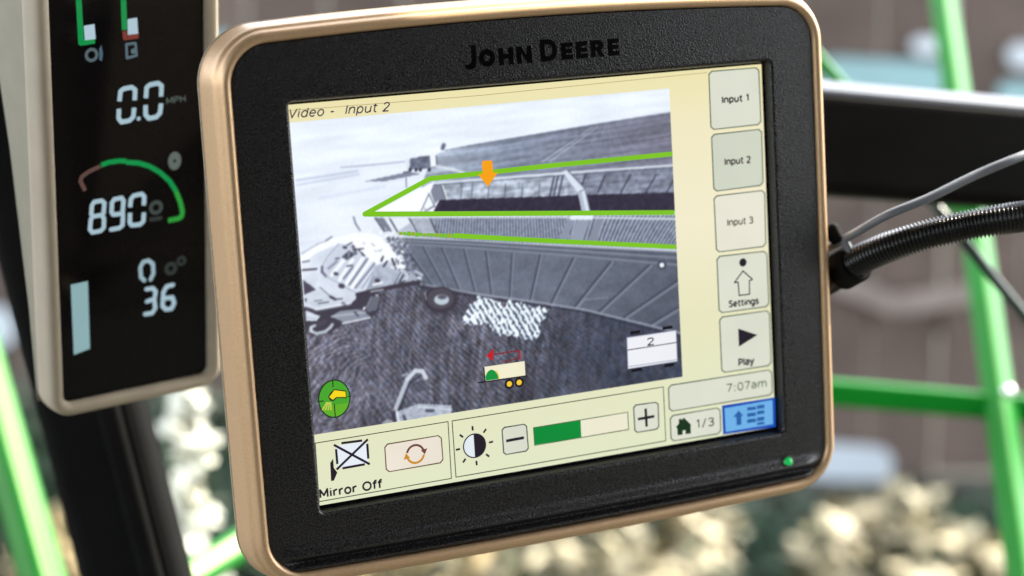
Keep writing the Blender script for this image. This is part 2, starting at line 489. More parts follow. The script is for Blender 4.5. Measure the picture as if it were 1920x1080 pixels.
# glossy sunk lettering: block capitals drawn from strokes
def letter(ch, x0, y0, w_, h, s_):
    """list of polygons"""
    R_ = lambda a, b_, c, d: [(x0 + a, y0 + b_), (x0 + c, y0 + b_), (x0 + c, y0 + d), (x0 + a, y0 + d)]
    def ring(cx, cy, rx, ry, a0, a1, n_=18):
        out = []
        for i in range(n_):
            t0 = rad(a0 + (a1 - a0) * i / n_); t1 = rad(a0 + (a1 - a0) * (i + 1) / n_)
            out.append([(x0 + cx + (rx - q) * math.cos(t), y0 + cy + (ry - q) * math.sin(t)) for q, t in ((0, t0), (0, t1), (s_, t1), (s_, t0))])
        return out
    if ch == 'J': return [R_(w_ - s_, s_, w_, h)] + [[(x0, y0 - .5), (x0 + w_ - 2.2, y0 - .5), (x0 + w_ - .7, y0), (x0 + w_, y0 + s_ + .5), (x0 + w_ - s_, y0 + s_ + .5), (x0 + w_ - s_ - 1, y0 + s_ - .6), (x0 - .4, y0 + s_ - .6)]]
    if ch == 'O': return ring(w_ / 2, h / 2, w_ / 2, h / 2, 0, 360, 28)
    if ch == 'H': return [R_(0, 0, s_, h), R_(w_ - s_, 0, w_, h), R_(s_, h * .5 - s_ * .45, w_ - s_, h * .5 + s_ * .45)]
    if ch == 'N': return [R_(0, 0, s_, h), R_(w_ - s_, 0, w_, h), [(x0 + s_, y0 + h), (x0 + s_, y0 + h - 2.6), (x0 + w_ - s_, y0), (x0 + w_ - s_, y0 + 2.6)]]
    if ch == 'E': return [R_(0, 0, s_, h), R_(s_, 0, w_, s_ * .9), R_(s_, h - s_ * .9, w_, h), R_(s_, h / 2 - s_ * .42, w_ * .93, h / 2 + s_ * .42)]
    if ch == 'D': return [R_(0, 0, s_, h), R_(s_, 0, w_ * .5, s_), R_(s_, h - s_, w_ * .5, h)] + ring(w_ * .5, h / 2, w_ * .5, h / 2, -90, 90)
    if ch == 'R': return [R_(0, 0, s_, h), R_(s_, h - s_ * .85, w_ * .55, h), R_(s_, h * .36, w_ * .55, h * .36 + s_ * .8)] + ring(w_ * .55, h * .68, w_ * .43, h * .32, -90, 90, 12) + [[(x0 + w_ * .42, y0 + h * .37), (x0 + w_ - s_ * 1.05, y0), (x0 + w_ + .2, y0), (x0 + w_ * .75, y0 + h * .4)]]
spec = [('J', -31.6, 4.6, 8.9), ('O', -25.9, 6.8, 6.9), ('H', -17.4, 6.3, 6.8), ('N', -9.6, 6.6, 6.8), ('D', 0.8, 7.4, 8.8), ('E', 10.0, 5.2, 6.8), ('E', 16.7, 5.2, 6.8), ('R', 23.3, 5.9, 6.8), ('E', 31.0, 5.2, 6.8)]
for ch, lx, lw, lh in spec:
    bm = bmesh.new()
    for pl in letter(ch, lx, 87.7 + 0.006 * lx, lw, lh, 2.05):
        zz = [zbez(np.array(p[0]), np.array(p[1])) for p in pl]
        top = [bm.verts.new((p[0] / 1000, p[1] / 1000, (q + .10) / 1000)) for p, q in zip(pl, zz)]
        bot = [bm.verts.new((p[0] / 1000, p[1] / 1000, (q - .5) / 1000)) for p, q in zip(pl, zz)]
        bm.faces.new(top)
        for i in range(len(pl)): bm.faces.new((bot[i], bot[(i + 1) % len(pl)], top[(i + 1) % len(pl)], top[i]))
    bmesh.ops.recalc_face_normals(bm, faces=bm.faces)
    ob = bm_obj('emblem_letter', bm, GLOSS)
    ob.parent = mon

# green indicator lamp
LEDM = mat('green_indicator_lens', (0.0, 0.25, 0.06), rough=0.15, spec=0.6, noise=(600, 0.1), emis=(tuple(lin((20, 170, 75))), EM * 0.8))
bm = bmesh.new()
bmesh.ops.create_uvsphere(bm, u_segments=24, v_segments=14, radius=0.0023, matrix=Matrix.Translation((0.1083, -0.0945, 0.0046)) @ Matrix.Diagonal((1, 1, .75, 1)))
led = bm_obj('indicator_lamp', bm, LEDM, smooth=True); led.parent = mon
GLINTM = mat('lamp_glint_metal', (0.35, 0.35, 0.36), rough=0.15, metal=0.8, noise=(300, 0.1))
ringp = rloop(108.3 - 2.35, 108.3 + 2.35, -94.5 - 2.35, -94.5 + 2.35, 2.3, ns=2, nc=8)
sweep_loop('lamp_collar', ringp, [(-.1, 3.5), (-.05, 4.9), (.2, 5.0), (.4, 4.7), (.5, 3.6)], mat('black_lamp_collar', (0.03, 0.03, 0.03), rough=0.2, noise=(300, .1)), mon)
bm = bmesh.new()
bmesh.ops.create_uvsphere(bm, u_segments=12, v_segments=8, radius=0.0007, matrix=Matrix.Translation((0.1108, -0.0968, 0.0050)))
g = bm_obj('lamp_glint_bead', bm, GLINTM, smooth=True); g.parent = mon  # tiny metal bead put in as the silver highlight beside the lamp

# ---- the screen
Z = 0.00004
def quad(x0, x1, y0, y1, z, flip=False): return [(x0, y0, z), (x1, y0, z), (x1, y1, z), (x0, y1, z)]
scr = mesh_obj('screen', quad(-.1085, .1105, -.0845, .0838, 0), [[0, 1, 2, 3]], GLASS, mon)

# pale yellow backdrop of the display, a little greener low down as this panel shows it
ym = bpy.data.materials.new('display_backdrop'); ym.use_nodes = True
n_ = ym.node_tree.nodes; l_ = ym.node_tree.links; p_ = n_['Principled BSDF']
p_.inputs['Base Color'].default_value = (.004, .004, .004, 1); p_.inputs['Roughness'].default_value = .3; p_.inputs['Specular IOR Level'].default_value = .25
tc = n_.new('ShaderNodeTexCoord'); sx = n_.new('ShaderNodeSeparateXYZ'); mr = n_.new('ShaderNodeMapRange'); cr = n_.new('ShaderNodeValToRGB')
l_.new(tc.outputs['Object'], sx.inputs[0]); l_.new(sx.outputs['Y'], mr.inputs['Value'])
mr.inputs['From Min'].default_value = -.079; mr.inputs['From Max'].default_value = .079
els = cr.color_ramp.elements
els[0].position = 0; els[0].color = (*lin((226, 231, 198)), 1)
els[1].position = 1; els[1].color = (*lin((238, 228, 176)), 1)
e_ = els.new(.35); e_.color = (*lin((232, 230, 192)), 1)
e_ = els.new(.6); e_.color = (*lin((243, 236, 205)), 1)
e_ = els.new(.85); e_.color = (*lin((241, 233, 196)), 1)
l_.new(mr.outputs[0], cr.inputs[0]); l_.new(cr.outputs[0], p_.inputs['Emission Color'])
p_.inputs['Emission Strength'].default_value = EM
mesh_obj('screen_backdrop', quad(-.1055, .10535, -.079, .0790, Z), [[0, 1, 2, 3]], ym, scr)

DK = em((34, 28, 40)); LINE = em((52, 62, 48)); WHT = em((236, 238, 240)); BTN = em((220, 222, 206)); BTN2 = em((208, 213, 196)); BTN3 = em((232, 229, 212))
BTNR = em((236, 227, 212)); GRN = em((8, 140, 56)); LIME = em((126, 197, 34)); ORG = em((250, 164, 24)); EDGE = em((96, 112, 92)); GLD = em((226, 178, 92))
def chamf(q, c):
    """cut the corners of a four-sided outline"""
    out = []
    for i in range(4):
        p, a, b_ = np.array(q[i], float), np.array(q[i - 1], float), np.array(q[(i + 1) % 4], float)
        out += [tuple(p + (a - p) / np.linalg.norm(a - p) * c), tuple(p + (b_ - p) / np.linalg.norm(b_ - p) * c)]
    return out
def inset(q, d):
    c = np.mean(np.array(q, float), 0)
    out = []
    for p in q:
        v_ = np.array(p, float) - c
        out.append((c[0] + v_[0] - np.sign(v_[0]) * d, c[1] + v_[1] - np.sign(v_[1]) * d))
    return out
def button(q, face=BTN, edge=EDGE, cut=6, e=2.2, label=None):
    p = Print(MON, Z * 3)
    p.poly(chamf(q, cut), edge)
    p.poly(chamf(inset(q, e), cut - 1), face, Z)
    ob = p.build('screen_button', mon)
    if label: ob['label'] = label
    return ob
ZT = Z * 6
# top line of thin rules, boxes
p = Print(MON, Z * 3)
p.stroke([(548, 207), (900, 179), (1326, 136)], 1.2, em((176, 158, 110)))
p.build('title_rule', scr)
p = Print(MON, Z * 3)
p.stroke([(591, 831), (840, 790.5), (846.4, 897), (598.5, 940.6)], 1.8, LINE, closed=True)
p.build('frame_rule', scr)
p = Print(MON, Z * 3)
p.stroke([(847.7, 789.3), (1243.7, 725.5), (1248.5, 826.6), (855, 894.7)], 1.8, LINE, closed=True)
p.build('frame_rule', scr)
text('title_text', MON, ZT, 'Video -  Input 2', (545, 221), (731, 207.5), 16, em((56, 40, 66)), scr, bold=0.16, shear=0.2)
text('status_text', MON, ZT, 'Mirror Off', (601, 933.5), (717, 914), 15, DK, scr, bold=0.24)

B = button([(1327.8, 133), (1423.6, 125.6), (1428, 234), (1332, 244.4)], BTN, label='on-screen button reading Input 1')
text('button_text', MON, ZT, 'Input 1', (1355, 193), (1402.8, 188.5), 11.5, em((34, 28, 36)), B, bold=.27)
B = button([(1332.8, 251.4), (1429, 241), (1432, 348), (1337.5, 360)], BTN2, label='on-screen button reading Input 2')
text('button_text', MON, ZT, 'Input 2', (1360, 309), (1407, 304.5), 11.5, em((64, 54, 56)), B, bold=.25)
B = button([(1337.5, 366.7), (1434.7, 355.6), (1437, 462.8), (1342.4, 474)], BTN3, label='on-screen button reading Input 3')
text('button_text', MON, ZT, 'Input 3', (1365, 423), (1411.7, 418), 11.5, em((90, 78, 68)), B, bold=.22)
B = button([(1343, 480), (1438.7, 469.6), (1443, 575.4), (1347.4, 588)], BTN, label='on-screen button reading Settings')
text('button_text', MON, ZT, 'Settings', (1367.5, 575.5), (1422, 569), 11, DK, B, bold=.26)
p = Print(MON, ZT)
c = MON.loc(1392.5, 492); p.disc_local(c, .0019, DK, n=8)
p.stroke([(1393, 508), (1411, 524), (1405, 526.5), (1405.5, 551.5), (1386, 554), (1384, 529), (1377, 530)], 2.4, DK, closed=True)
p.build('button_icon', B)
B = button([(1348, 594), (1443.7, 581), (1447, 686), (1352.4, 700)], BTN, label='on-screen button reading Play')
text('button_text', MON, ZT, 'Play', (1386, 686), (1413.5, 681.5), 12, DK, B, bold=.26)
p = Print(MON, ZT); p.poly([(1384, 616), (1420.5, 628), (1385.5, 650)], DK); p.build('button_icon', B)
B = button([(1252, 721.8), (1447.8, 691.8), (1449.5, 741), (1254, 772.7)], BTN, label='wide on-screen clock field')
text('button_text', MON, ZT, '7:07am', (1363, 735), (1436.6, 724.5), 14, em((76, 98, 50)), B, bold=.16)
B = button([(1255.3, 778.8), (1351, 763), (1352.7, 813.5), (1257.3, 828.7)], BTN, label='on-screen home button reading 1/3')
text('button_text', MON, ZT, '1/3', (1307, 802), (1338.5, 797.5), 14.5, DK, B, bold=.16, space=2)
p = Print(MON, ZT); HG = em((22, 52, 28))
hz = lambda a, b_: (1240 + a / 4.908, 680 + b_ / 4.908)
p.poly([hz(135, 592), hz(207, 505), hz(275, 572), hz(270, 585), hz(140, 603)], HG)
p.poly([hz(160, 520), hz(187, 515), hz(187, 540), hz(162, 560)], HG)
p.poly([hz(145, 595), hz(195, 588), hz(197, 662), hz(150, 670)], HG)
p.poly([hz(195, 588), hz(222, 584), hz(222, 620), hz(195, 626)], HG)
p.poly([hz(222, 584), hz(270, 577), hz(272, 652), hz(222, 658)], HG)
p.build('button_icon', B)
pb = Print(MON, Z * 3)
q = [(1353.5, 760.5), (1453.3, 744.8), (1454.3, 800.2), (1355.7, 815)]
pb.poly(q, em((24, 78, 182))); pb.poly(inset(q, 5), em((112, 178, 232)), Z)
B = pb.build('screen_button', mon); B['label'] = 'blue on-screen button with an arrow and a list'
p = Print(MON, ZT); BL = em((40, 98, 168))
p.poly([hz(660, 502), hz(712, 440), hz(755, 490), hz(735, 492), hz(738, 570), hz(692, 577), hz(690, 500)], BL)
for a, b_, c_, d_ in ((790, 412, 870, 442), (790, 466, 870, 500), (880, 394, 948, 428), (880, 446, 948, 478), (790, 522, 870, 556), (880, 505, 948, 540), (880, 552, 948, 576)):
    sl = (a - 790) * -.08
    p.poly([hz(a, b_), hz(c_, b_ - 10), hz(c_, d_ - 10), hz(a, d_)], BL)
p.build('button_icon', B)
B = button([(720, 832.5), (828, 814.8), (832, 868), (723.5, 886.4)], BTNR, em((110, 84, 66)), label='on-screen button with two circling arrows')
p = Print(MON, ZT); c = MON.loc(778.6, 851); r_ = .0037
BR1 = em((112, 66, 58)); AMB = em((206, 140, 40))  # warm glare on the screen is painted into these arrow colours
p.arc_local(c, r_ - .0005, r_ + .0004, rad(12), rad(165), BR1); p.arc_local(c, r_ - .0005, r_ + .0004, rad(195), rad(348), AMB)
p.local([(c[0] + .0024, c[1] + .0012), (c[0] + .0052, c[1] + .0016), (c[0] + .0040, c[1] - .0008)], BR1)
p.local([(c[0] - .0024, c[1] - .0012), (c[0] - .0052, c[1] - .0016), (c[0] - .0040, c[1] + .0010)], AMB)
p.build('button_icon', B)
B = button([(940, 801), (988, 793.6), (992, 846), (943.5, 854)], BTN, em((70, 84, 80)), cut=5, label='on-screen minus button')
p = Print(MON, ZT); p.stroke([(949, 826.8), (982.5, 820.6)], 5.5, DK); p.build('button_icon', B)
B = button([(1186.7, 759), (1235, 752.5), (1236.5, 805), (1189.5, 812.6)], BTN, em((70, 84, 80)), cut=5, label='on-screen plus button')
p = Print(MON, ZT); p.stroke([(1196, 786), (1227, 780.5)], 5.2, DK); p.stroke([(1210.5, 766), (1212.5, 800)], 5.2, DK); p.build('button_icon', B)
p = Print(MON, ZT)
p.poly([(999.4, 801.3), (1177.7, 772), (1179.4, 806), (1001.8, 836)], em((70, 84, 66)))
p.poly(inset([(999.4, 801.3), (1177.7, 772), (1179.4, 806), (1001.8, 836)], 1.6), em((236, 233, 208)), Z)
p.poly([(1000.6, 802.7), (1088.4, 788), (1090, 819.8), (1002.8, 834.2)], GRN, Z * 2)
p.build('brightness_slider', scr)
p = Print(MON, ZT); c = MON.loc(889.4, 835.5); r_ = .00515
p.disc_local(c, r_, DK, n=36)
p.local([(c[0] + r_ * .9 * math.cos(rad(a)), c[1] + r_ * .9 * math.sin(rad(a))) for a in range(92, 269, 8)], em((226, 236, 242)), Z)
for k in range(8):
    a = rad(k * 45 + 3); d = np.array([math.cos(a), math.sin(a)]); q_ = np.array([-d[1], d[0]]) * .00042; cc = np.array(c)
    p.local([tuple(cc + d * .0064 + q_), tuple(cc + d * .0064 - q_), tuple(cc + d * .0083 - q_), tuple(cc + d * .0083 + q_)], DK)
p.build('brightness_icon', scr)
p = Print(MON, ZT)
p.poly([(629.6, 835.5), (688, 827.2), (690.3, 869.5), (634, 878.4)], em((232, 238, 246)))
for a, b_ in (((640, 831), (679, 826)), ((642, 878), (684, 870.5)), ((630, 842), (632.5, 870)), ((688.5, 832), (690.5, 860)), ((625.8, 834), (693.3, 870.4)), ((689.7, 823.6), (631, 880.5))):
    p.stroke([a, b_], 4.6, DK, Z)
p.poly([(619, 868), (624.6, 860), (625.8, 877), (632.5, 886), (626, 901), (620.7, 902)], DK, Z)
p.build('mirror_icon', scr)

# ---- the camera picture on the screen (a flat picture: colour per point of a fine sheet)
NX, NY = 560, 416
gx = np.linspace(-.1047, .0606, NX); gy = np.linspace(-.0503, .0722, NY)
GX, GY = np.meshgrid(gx, gy)
PX, PY = MON.pix(GX, GY, Z * 2)
rng = np.random.default_rng(5)
def vn(cx, cy, seed=0):
    r_ = np.random.default_rng(seed).random((int(NY / cy) + 3, int(NX / cx) + 3))
    yy = np.arange(NY) / cy; xx = np.arange(NX) / cx
    y0 = yy.astype(int); x0 = xx.astype(int); fy = (yy - y0)[:, None]; fx = (xx - x0)[None]
    a = r_[y0][:, x0]; b2 = r_[y0][:, x0 + 1]; c2 = r_[y0 + 1][:, x0]; d2 = r_[y0 + 1][:, x0 + 1]
    return (a * (1 - fx) + b2 * fx) * (1 - fy) + (c2 * (1 - fx) + d2 * fx) * fy
def rotn(ang, a_, b_, seed):
    """streaky noise along a direction in the picture"""
    ca, sa = math.cos(ang), math.sin(ang)
    U_ = (PX * ca + PY * sa) / a_; V_ = (-PX * sa + PY * ca) / b_
    r_ = np.random.default_rng(seed).random((256, 256))
    u0 = np.floor(U_).astype(int); v0 = np.floor(V_).astype(int); fu = U_ - u0; fv = V_ - v0
    g_ = lambda i, j: r_[j % 256, i % 256]
    return (g_(u0, v0) * (1 - fu) + g_(u0 + 1, v0) * fu) * (1 - fv) + (g_(u0, v0 + 1) * (1 - fu) + g_(u0 + 1, v0 + 1) * fu) * fv
def inside(pts):
    m_ = np.zeros(PX.shape, bool)
    for i in range(len(pts)):
        (xa, ya), (xb, yb) = pts[i], pts[(i + 1) % len(pts)]
        if ya == yb: continue
        m_ ^= ((PY < ya) != (PY < yb)) & (PX < (xb - xa) * (PY - ya) / (yb - ya) + xa)
    return m_
IM = np.zeros((NY, NX, 3))
def fill(msk, col, a=1.0):
    if np.isscalar(a): a = np.full(PX.shape, a)
    k_ = (msk * a)[..., None]
    IM[:] = IM * (1 - k_) + np.array(col, float) * k_
def seg(x0, y0, x1, y1, wd, col, a=1.0, soft=1.0):
    dx, dy = x1 - x0, y1 - y0; L2 = dx * dx + dy * dy + 1e-9
    t = np.clip(((PX - x0) * dx + (PY - y0) * dy) / L2, 0, 1)
    d = np.hypot(PX - x0 - t * dx, PY - y0 - t * dy)
    fill(np.clip((wd / 2 + soft / 2 - d) / soft, 0, 1), col, a)
def line(pts, wd, col, a=1.0, soft=1.0):
    for i in range(len(pts) - 1): seg(*pts[i], *pts[i + 1], wd, col, a, soft)
def shade(msk, k_):
    IM[:] = IM * (1 + (msk * k_)[..., None])
ALL = np.ones(PX.shape)
# sky and pale stubble field
fill(ALL, (224, 230, 242))
fill(np.clip((PY - 300 + (PX - 540) * .08) / 200, 0, 1), (205, 212, 228))
shade(ALL, (rotn(-.12, 60, 9, 3) - .5) * .07 + (vn(50, 30, 4) - .5) * .06)
fill(np.clip(1 - np.hypot((PX - 640) / 130, (PY - 420) / 90), 0, 1), (232, 236, 244), .8)
# dark ploughed field on the right
fld = inside([(822, 287), (880, 273), (992, 254), (1123, 232), (1290, 206), (1290, 330), (1050, 335), (790, 352), (800, 320)])
fill(fld, (128, 138, 160)); fill(fld * np.clip((PX - 900) / 320, 0, 1), (112, 112, 130))
fill(fld * np.clip((960 - PX) / 130, 0, 1), (165, 174, 192), .8)
shade(fld, (rotn(-.16, 70, 4, 8) - .5) * .34 + (vn(5, 4, 6) - .5) * .16)
line([(835, 282), (880, 273), (992, 254), (1123, 232), (1262, 210)], 2, (96, 102, 124), .7)
for x0, x1 in ((1112, 1016), (1120, 1030)): line([(x0, 238), (x1, 304)], 2, (190, 198, 212), .55)
line([(1090, 252), (1006, 304)], 2.5, (84, 90, 112), .5)
for k in range(5): line([(1128 + k * 7, 236), (1080 + k * 34, 312)], 1.6, (170, 174, 190), .25)
# streaks in the stubble, and the truck's shadow drawn in
line([(556, 338), (670, 321)], 4, (150, 160, 190), .55, 4); line([(556, 347), (673, 327)], 3, (150, 160, 190), .5, 3)
line([(639, 314), (700, 309), (759, 303)], 2.2, (130, 136, 165), .7, 2); line([(600, 372), (720, 350)], 5, (190, 198, 220), .5, 6)
fill(inside([(684, 340), (766, 322), (790, 326), (720, 340)]), (98, 102, 124), .8)
# far grain truck, tree, marker post
fill(inside([(762, 298), (772, 296), (772, 318), (763, 319)]), (210, 216, 228))
fill(inside([(769, 297), (806, 291), (808, 316), (768, 318)]), (100, 106, 126)); shade(inside([(769, 297), (806, 291), (808, 316), (768, 318)]), (vn(4, 4, 2) - .5) * .5)
fill(inside([(806, 290), (817, 287), (819, 312), (807, 313)]), (228, 232, 240)); seg(818, 292, 819, 310, 2, (80, 84, 100))
for xw in (769, 780, 788, 805): seg(xw, 318, xw, 319, 6, (52, 52, 66))
seg(832, 272, 830, 278, 7, (70, 76, 96), .9, 4); seg(761, 323, 762, 352, 2, (120, 126, 146)); seg(757, 323, 766, 322, 2.5, (80, 84, 104))
line([(820, 312), (850, 318), (870, 324)], 5, (222, 228, 238), .8, 4)
# dark ground below
gp = inside([(560, 590), (620, 570), (700, 540), (780, 520), (860, 530), (1300, 560), (1300, 740), (560, 860)])
fill(gp, (80, 80, 93))
fill(gp * np.clip((720 - PX) / 160, 0, 1) * np.clip((PY - 560) / 120, 0, 1), (112, 109, 124))
fill(gp * np.clip((PX - 950) / 220, 0, 1), (56, 60, 76))
lf = np.clip((770 - PX) / 150, 0, 1) * np.clip((PY - 560) / 60, 0, 1); rt = np.clip((PX - 960) / 200, 0, 1)
shade(gp, (vn(60, 40, 16) - .5) * .3)
rows = np.sin((PX - .10 * (PY - 560) + (vn(14, 26, 19) - .5) * 10) / (10 + (PY - 560) * .012) * 2 * np.pi)
shade(gp * (1 - rt * .8) * (1 - lf * .6), rows * .19 * (.2 + vn(5, 8, 20) * 1.3))
shade(gp * (1 - lf * .7) * (1 - rt * .65), (rotn(1.62, 13, 4.6, 11) - .5) * .4 + (rotn(1.66, 60, 6.5, 12) - .5) * .5 + (rotn(1.5, 5, 3, 13) - .5) * .3)
shade(gp * rt, (rotn(1.1, 8, 5, 17) - .5) * .3)
wv_ = np.sin((PX * .62 + PY * .78 + (vn(26, 20, 18) - .5) * 70) / 12.5 * 2 * np.pi)
shade(gp * lf, wv_ * .17 + (rotn(2.2, 13, 3.4, 14) - .5) * .7)
line([(660, 720), (668, 680), (680, 640)], 3, (132, 136, 152), .5, 3); line([(640, 800), (655, 740)], 3, (50, 52, 66), .4, 4)
IM[:] += (gp * 1.0)[..., None] * ((vn(3.2, 3.2, 71) - .5) * 13)[..., None] * np.array([.7, -.1, -.9])
shade(gp, (vn(2.2, 2.2, 15) - .5) * .35)
# bin: white end sheet, lattice, far wall, grain, near wall
fill(inside([(700, 399), (812, 341), (832, 343), (796, 396)]), (240, 243, 250))
zq = lambda *L: [(680 + L[i] / 6, 290 + L[i + 1] / 6) for i in range(0, len(L), 2)]
fill(inside(zq(640, 655, 780, 330, 830, 560, 800, 650)), (232, 236, 244))
line(zq(655, 640, 745, 440), 2, (112, 114, 132)); line(zq(745, 440, 815, 590), 2.4, (110, 112, 130)); line(zq(700, 640, 800, 580), 3, (120, 122, 140)); line(zq(690, 600, 740, 645), 2, (150, 154, 170))
fw = inside([(814, 343), (880, 338), (1046, 325), (1290, 308), (1290, 360), (1111, 365), (1028, 368), (880, 373), (822, 376)])
fill(fw, (164, 172, 188)); fill(fw * np.clip((PX - 1050) / 60, 0, 1), (122, 127, 146))
shade(fw, (vn(5, 5, 21) - .5) * .4 + (rotn(-.1, 30, 3, 22) - .5) * .35)
fill(inside(zq(800, 330, 890, 340, 940, 490, 840, 520, 815, 560, 765, 420)), (122, 126, 144)); line(zq(895, 340, 945, 490), 3, (222, 227, 236), .9); line(zq(880, 340, 930, 490), 2, (80, 82, 98), .8)
for xr in (866,  886, 917, 948, 980, 1012): line([(xr, 344), (xr - 2, 372)], 2.2, (84, 88, 108), .75)
for xr in (1034, 1041, 1050): line([(xr + 5, 331), (xr - 3, 368)], 4, (62, 64, 84), .75)
for xa, xb in ((1098, 1086), (1135, 1121), (1182, 1164), (1230, 1211), (1268, 1250)): line([(xa, 328), (xb, 361)], 3, (58, 60, 78), .85)
line([(814, 343), (880, 338), (1046, 325), (1290, 308)], 4, (214, 220, 232), .9); line([(814, 347), (1046, 330), (1290, 313)], 1.6, (70, 74, 94), .8)
gr = inside([(824, 375), (880, 373), (1028, 368), (1111, 365), (1290, 360), (1290, 397), (880, 398), (812, 398)])
fill(gr, (46, 41, 58)); shade(gr, (vn(4, 4, 23) - .5) * .3)
bmq = [(1054, 322), (1064, 318), (1097, 354), (1108, 400), (1092, 402), (1083, 361)]
fill(inside(bmq), (206, 214, 228)); line([(1064, 319), (1097, 354), (1107, 398)], 2, (90, 96, 116)); line([(1084, 361), (1096, 355)], 2, (120, 126, 146)); fill(inside([(1083, 361), (1090, 359), (1099, 398), (1092, 400)]), (168, 176, 194))
# ribbed upper side
us = inside([(704, 406), (1290, 403), (1290, 468), (1058, 458), (880, 450), (745, 440)])
fill(us, (120, 127, 146))
ph = np.where(PX < 1070, PX * 1.0 + (PY - 430) * .12 * (940 - PX) / 120, PX + (PY - 430) * (.25 + .45 * np.clip((PX - 1080) / 190, 0, 1)))
per = np.where(PX < 1070, 5.6, 7.4)
shade(us * (PX > 800), np.sin(ph / per * 2 * np.pi) * .33 + (vn(3, 3, 25) - .5) * .25)
fill(inside(zq(100, 700, 780, 700, 840, 890, 330, 890, 220, 860)), (222, 227, 238))
fill(inside(zq(130, 710, 240, 710, 335, 865, 230, 862)), (116, 120, 136)); line(zq(135, 710, 240, 865), 2, (72, 74, 90)); line(zq(300, 710, 395, 875), 3.4, (86, 88, 104)); line(zq(520, 710, 620, 885), 3.6, (84, 86, 102))
fill(inside(zq(400, 860, 545, 760, 610, 885, 400, 885)), (178, 184, 200)); fill(inside(zq(535, 710, 757, 705, 832, 885, 625, 885)), (166, 172, 188)); shade(inside(zq(535, 710, 757, 705, 832, 885, 625, 885)), (vn(4, 4, 27) - .5) * .16); line(zq(760, 710, 832, 885), 4, (82, 84, 100))
fill(inside([(1084, 408), (1108, 408), (1092, 455), (1068, 455)]), (140, 148, 166)); fill(inside([(1066, 408), (1080, 408), (1062, 452), (1046, 452)]), (132, 140, 158)); fill(inside([(1120, 408), (1132, 408), (1118, 455), (1100, 455)]), (126, 132, 150))
line([(720, 408), (880, 407), (1060, 407), (1290, 411)], 4, (208, 214, 226), .85)
fill(inside([(1070, 404), (1112, 404), (1110, 412), (1068, 412)]), (222, 228, 238))
# lower side sheet
ls = inside([(721, 443), (1058, 462), (1290, 472), (1290, 628), (1235, 615.5), (1093, 580), (995, 565), (880, 549), (815, 538), (786, 532)])
fill(ls, (98, 104, 120)); fill(ls * np.clip((PX - 1060) / 220 + (PY - 540) / 300, 0, 1), (80, 85, 100))
shade(ls, (vn(14, 9, 31) - .5) * .14 + (vn(2.5, 2.5, 32) - .5) * .14)
for dy, c_, w_ in ((0, (150, 156, 172), 3), (4, (66, 70, 86), 2), (8, (134, 140, 156), 3), (13, (70, 74, 90), 2), (17, (124, 130, 146), 4)):
    line([(727, 445 + dy * .6), (880, 451 + dy * .8), (1058, 461 + dy), (1290, 473 + dy * 1.5)], w_, c_, .75)
ribs = [((761, 460), (815, 536)), ((796, 463), (836, 538)), ((832, 466), (863, 541)), ((873, 468), (893, 546)), ((914, 472), (924, 551)), ((963, 475), (958, 560)), ((1016, 479), (997, 564)), ((1079, 484), (1037, 569)), ((1149, 492), (1081, 577)), ((1222, 498), (1127, 586)), ((1290, 518), (1175, 596)), ((1290, 570), (1224, 610))]
for i, (a, c_) in enumerate(ribs):
    wd = 3 + max(0, i - 5) * .55
    line([(a[0] - wd, a[1]), (c_[0] - wd, c_[1])], wd, (58, 62, 78), .8, 2); line([a, c_], wd * .8, (128, 135, 152), .75, 2)
fill(inside([(1092, 562), (1128, 546), (1160, 552), (1130, 556)]), (98, 104, 120), .8); line([(1085, 575), (1096, 562), (1140, 558)], 2.5, (140, 146, 162), .6)
line([(790, 533), (880, 549), (995, 565), (1093, 580), (1200, 606), (1290, 628)], 4, (150, 156, 172), .8); line([(786, 537), (880, 554), (995, 570), (1093, 585), (1200, 612), (1290, 634)], 3, (44, 46, 60), .9)
seg(1241, 497, 1241, 497, 17, (60, 64, 80)); seg(1241, 497, 1241, 497, 9, (232, 236, 242))
# front frame of the bin and wheel
fill(inside([(721, 443), (740, 445), (800, 538), (786, 533), (752, 500)]), (120, 126, 144)); shade(inside([(721, 443), (760, 447), (800, 538), (745, 520)]), (vn(3, 3, 35) - .5) * .8)
el_ = lambda cx, cy, rx, ry: np.clip((1 - np.hypot((PX - cx) / rx, (PY - cy) / ry)) * min(rx, ry) / 1.5, 0, 1)
fill(inside([(790, 533), (880, 549), (905, 556), (880, 575), (866, 590), (800, 590), (786, 560)]), (54, 50, 62), .4)
fill(el_(826, 562, 32, 25), (58, 52, 64)); fill(el_(826, 560, 26, 20), (74, 70, 82)); fill(el_(828, 562, 15, 10.5), (180, 192, 204)); fill(el_(829, 557, 10, 5), (84, 84, 98)); line([(797, 548), (799, 562)], 2, (190, 194, 204), .7)
# pale harvester on the left
hq = lambda *L: [(555 + L[i] / 4.909, 420 + L[i + 1] / 4.909) for i in range(0, len(L), 2)]
def hp_(col, *L, a=1.0): fill(inside(hq(*L)), col, a)
def hl_(wd, col, *L, a=1.0, soft=1.5): line(hq(*L), wd, col, a, soft)
hp_((62, 57, 70), 60, 760, 190, 800, 500, 745, 560, 640, 690, 612, 790, 640, 760, 800, 680, 880, 430, 930, 330, 990, 150, 1030, 60, 960)
hp_((238, 241, 249), 30, 300, 260, 150, 430, 110, 540, 80, 720, 95, 830, 140, 900, 260, 970, 330, 1010, 410, 720, 420, 430, 520, 60, 500)
body = inside(hq(45, 365, 200, 262, 395, 178, 520, 190, 640, 290, 720, 350, 700, 480, 640, 600, 560, 645, 550, 690, 500, 742, 190, 800, 85, 752, 68, 650, 60, 480))
fill(body, (208, 214, 229)); shade(body, (vn(9, 7, 41) - .5) * .08)
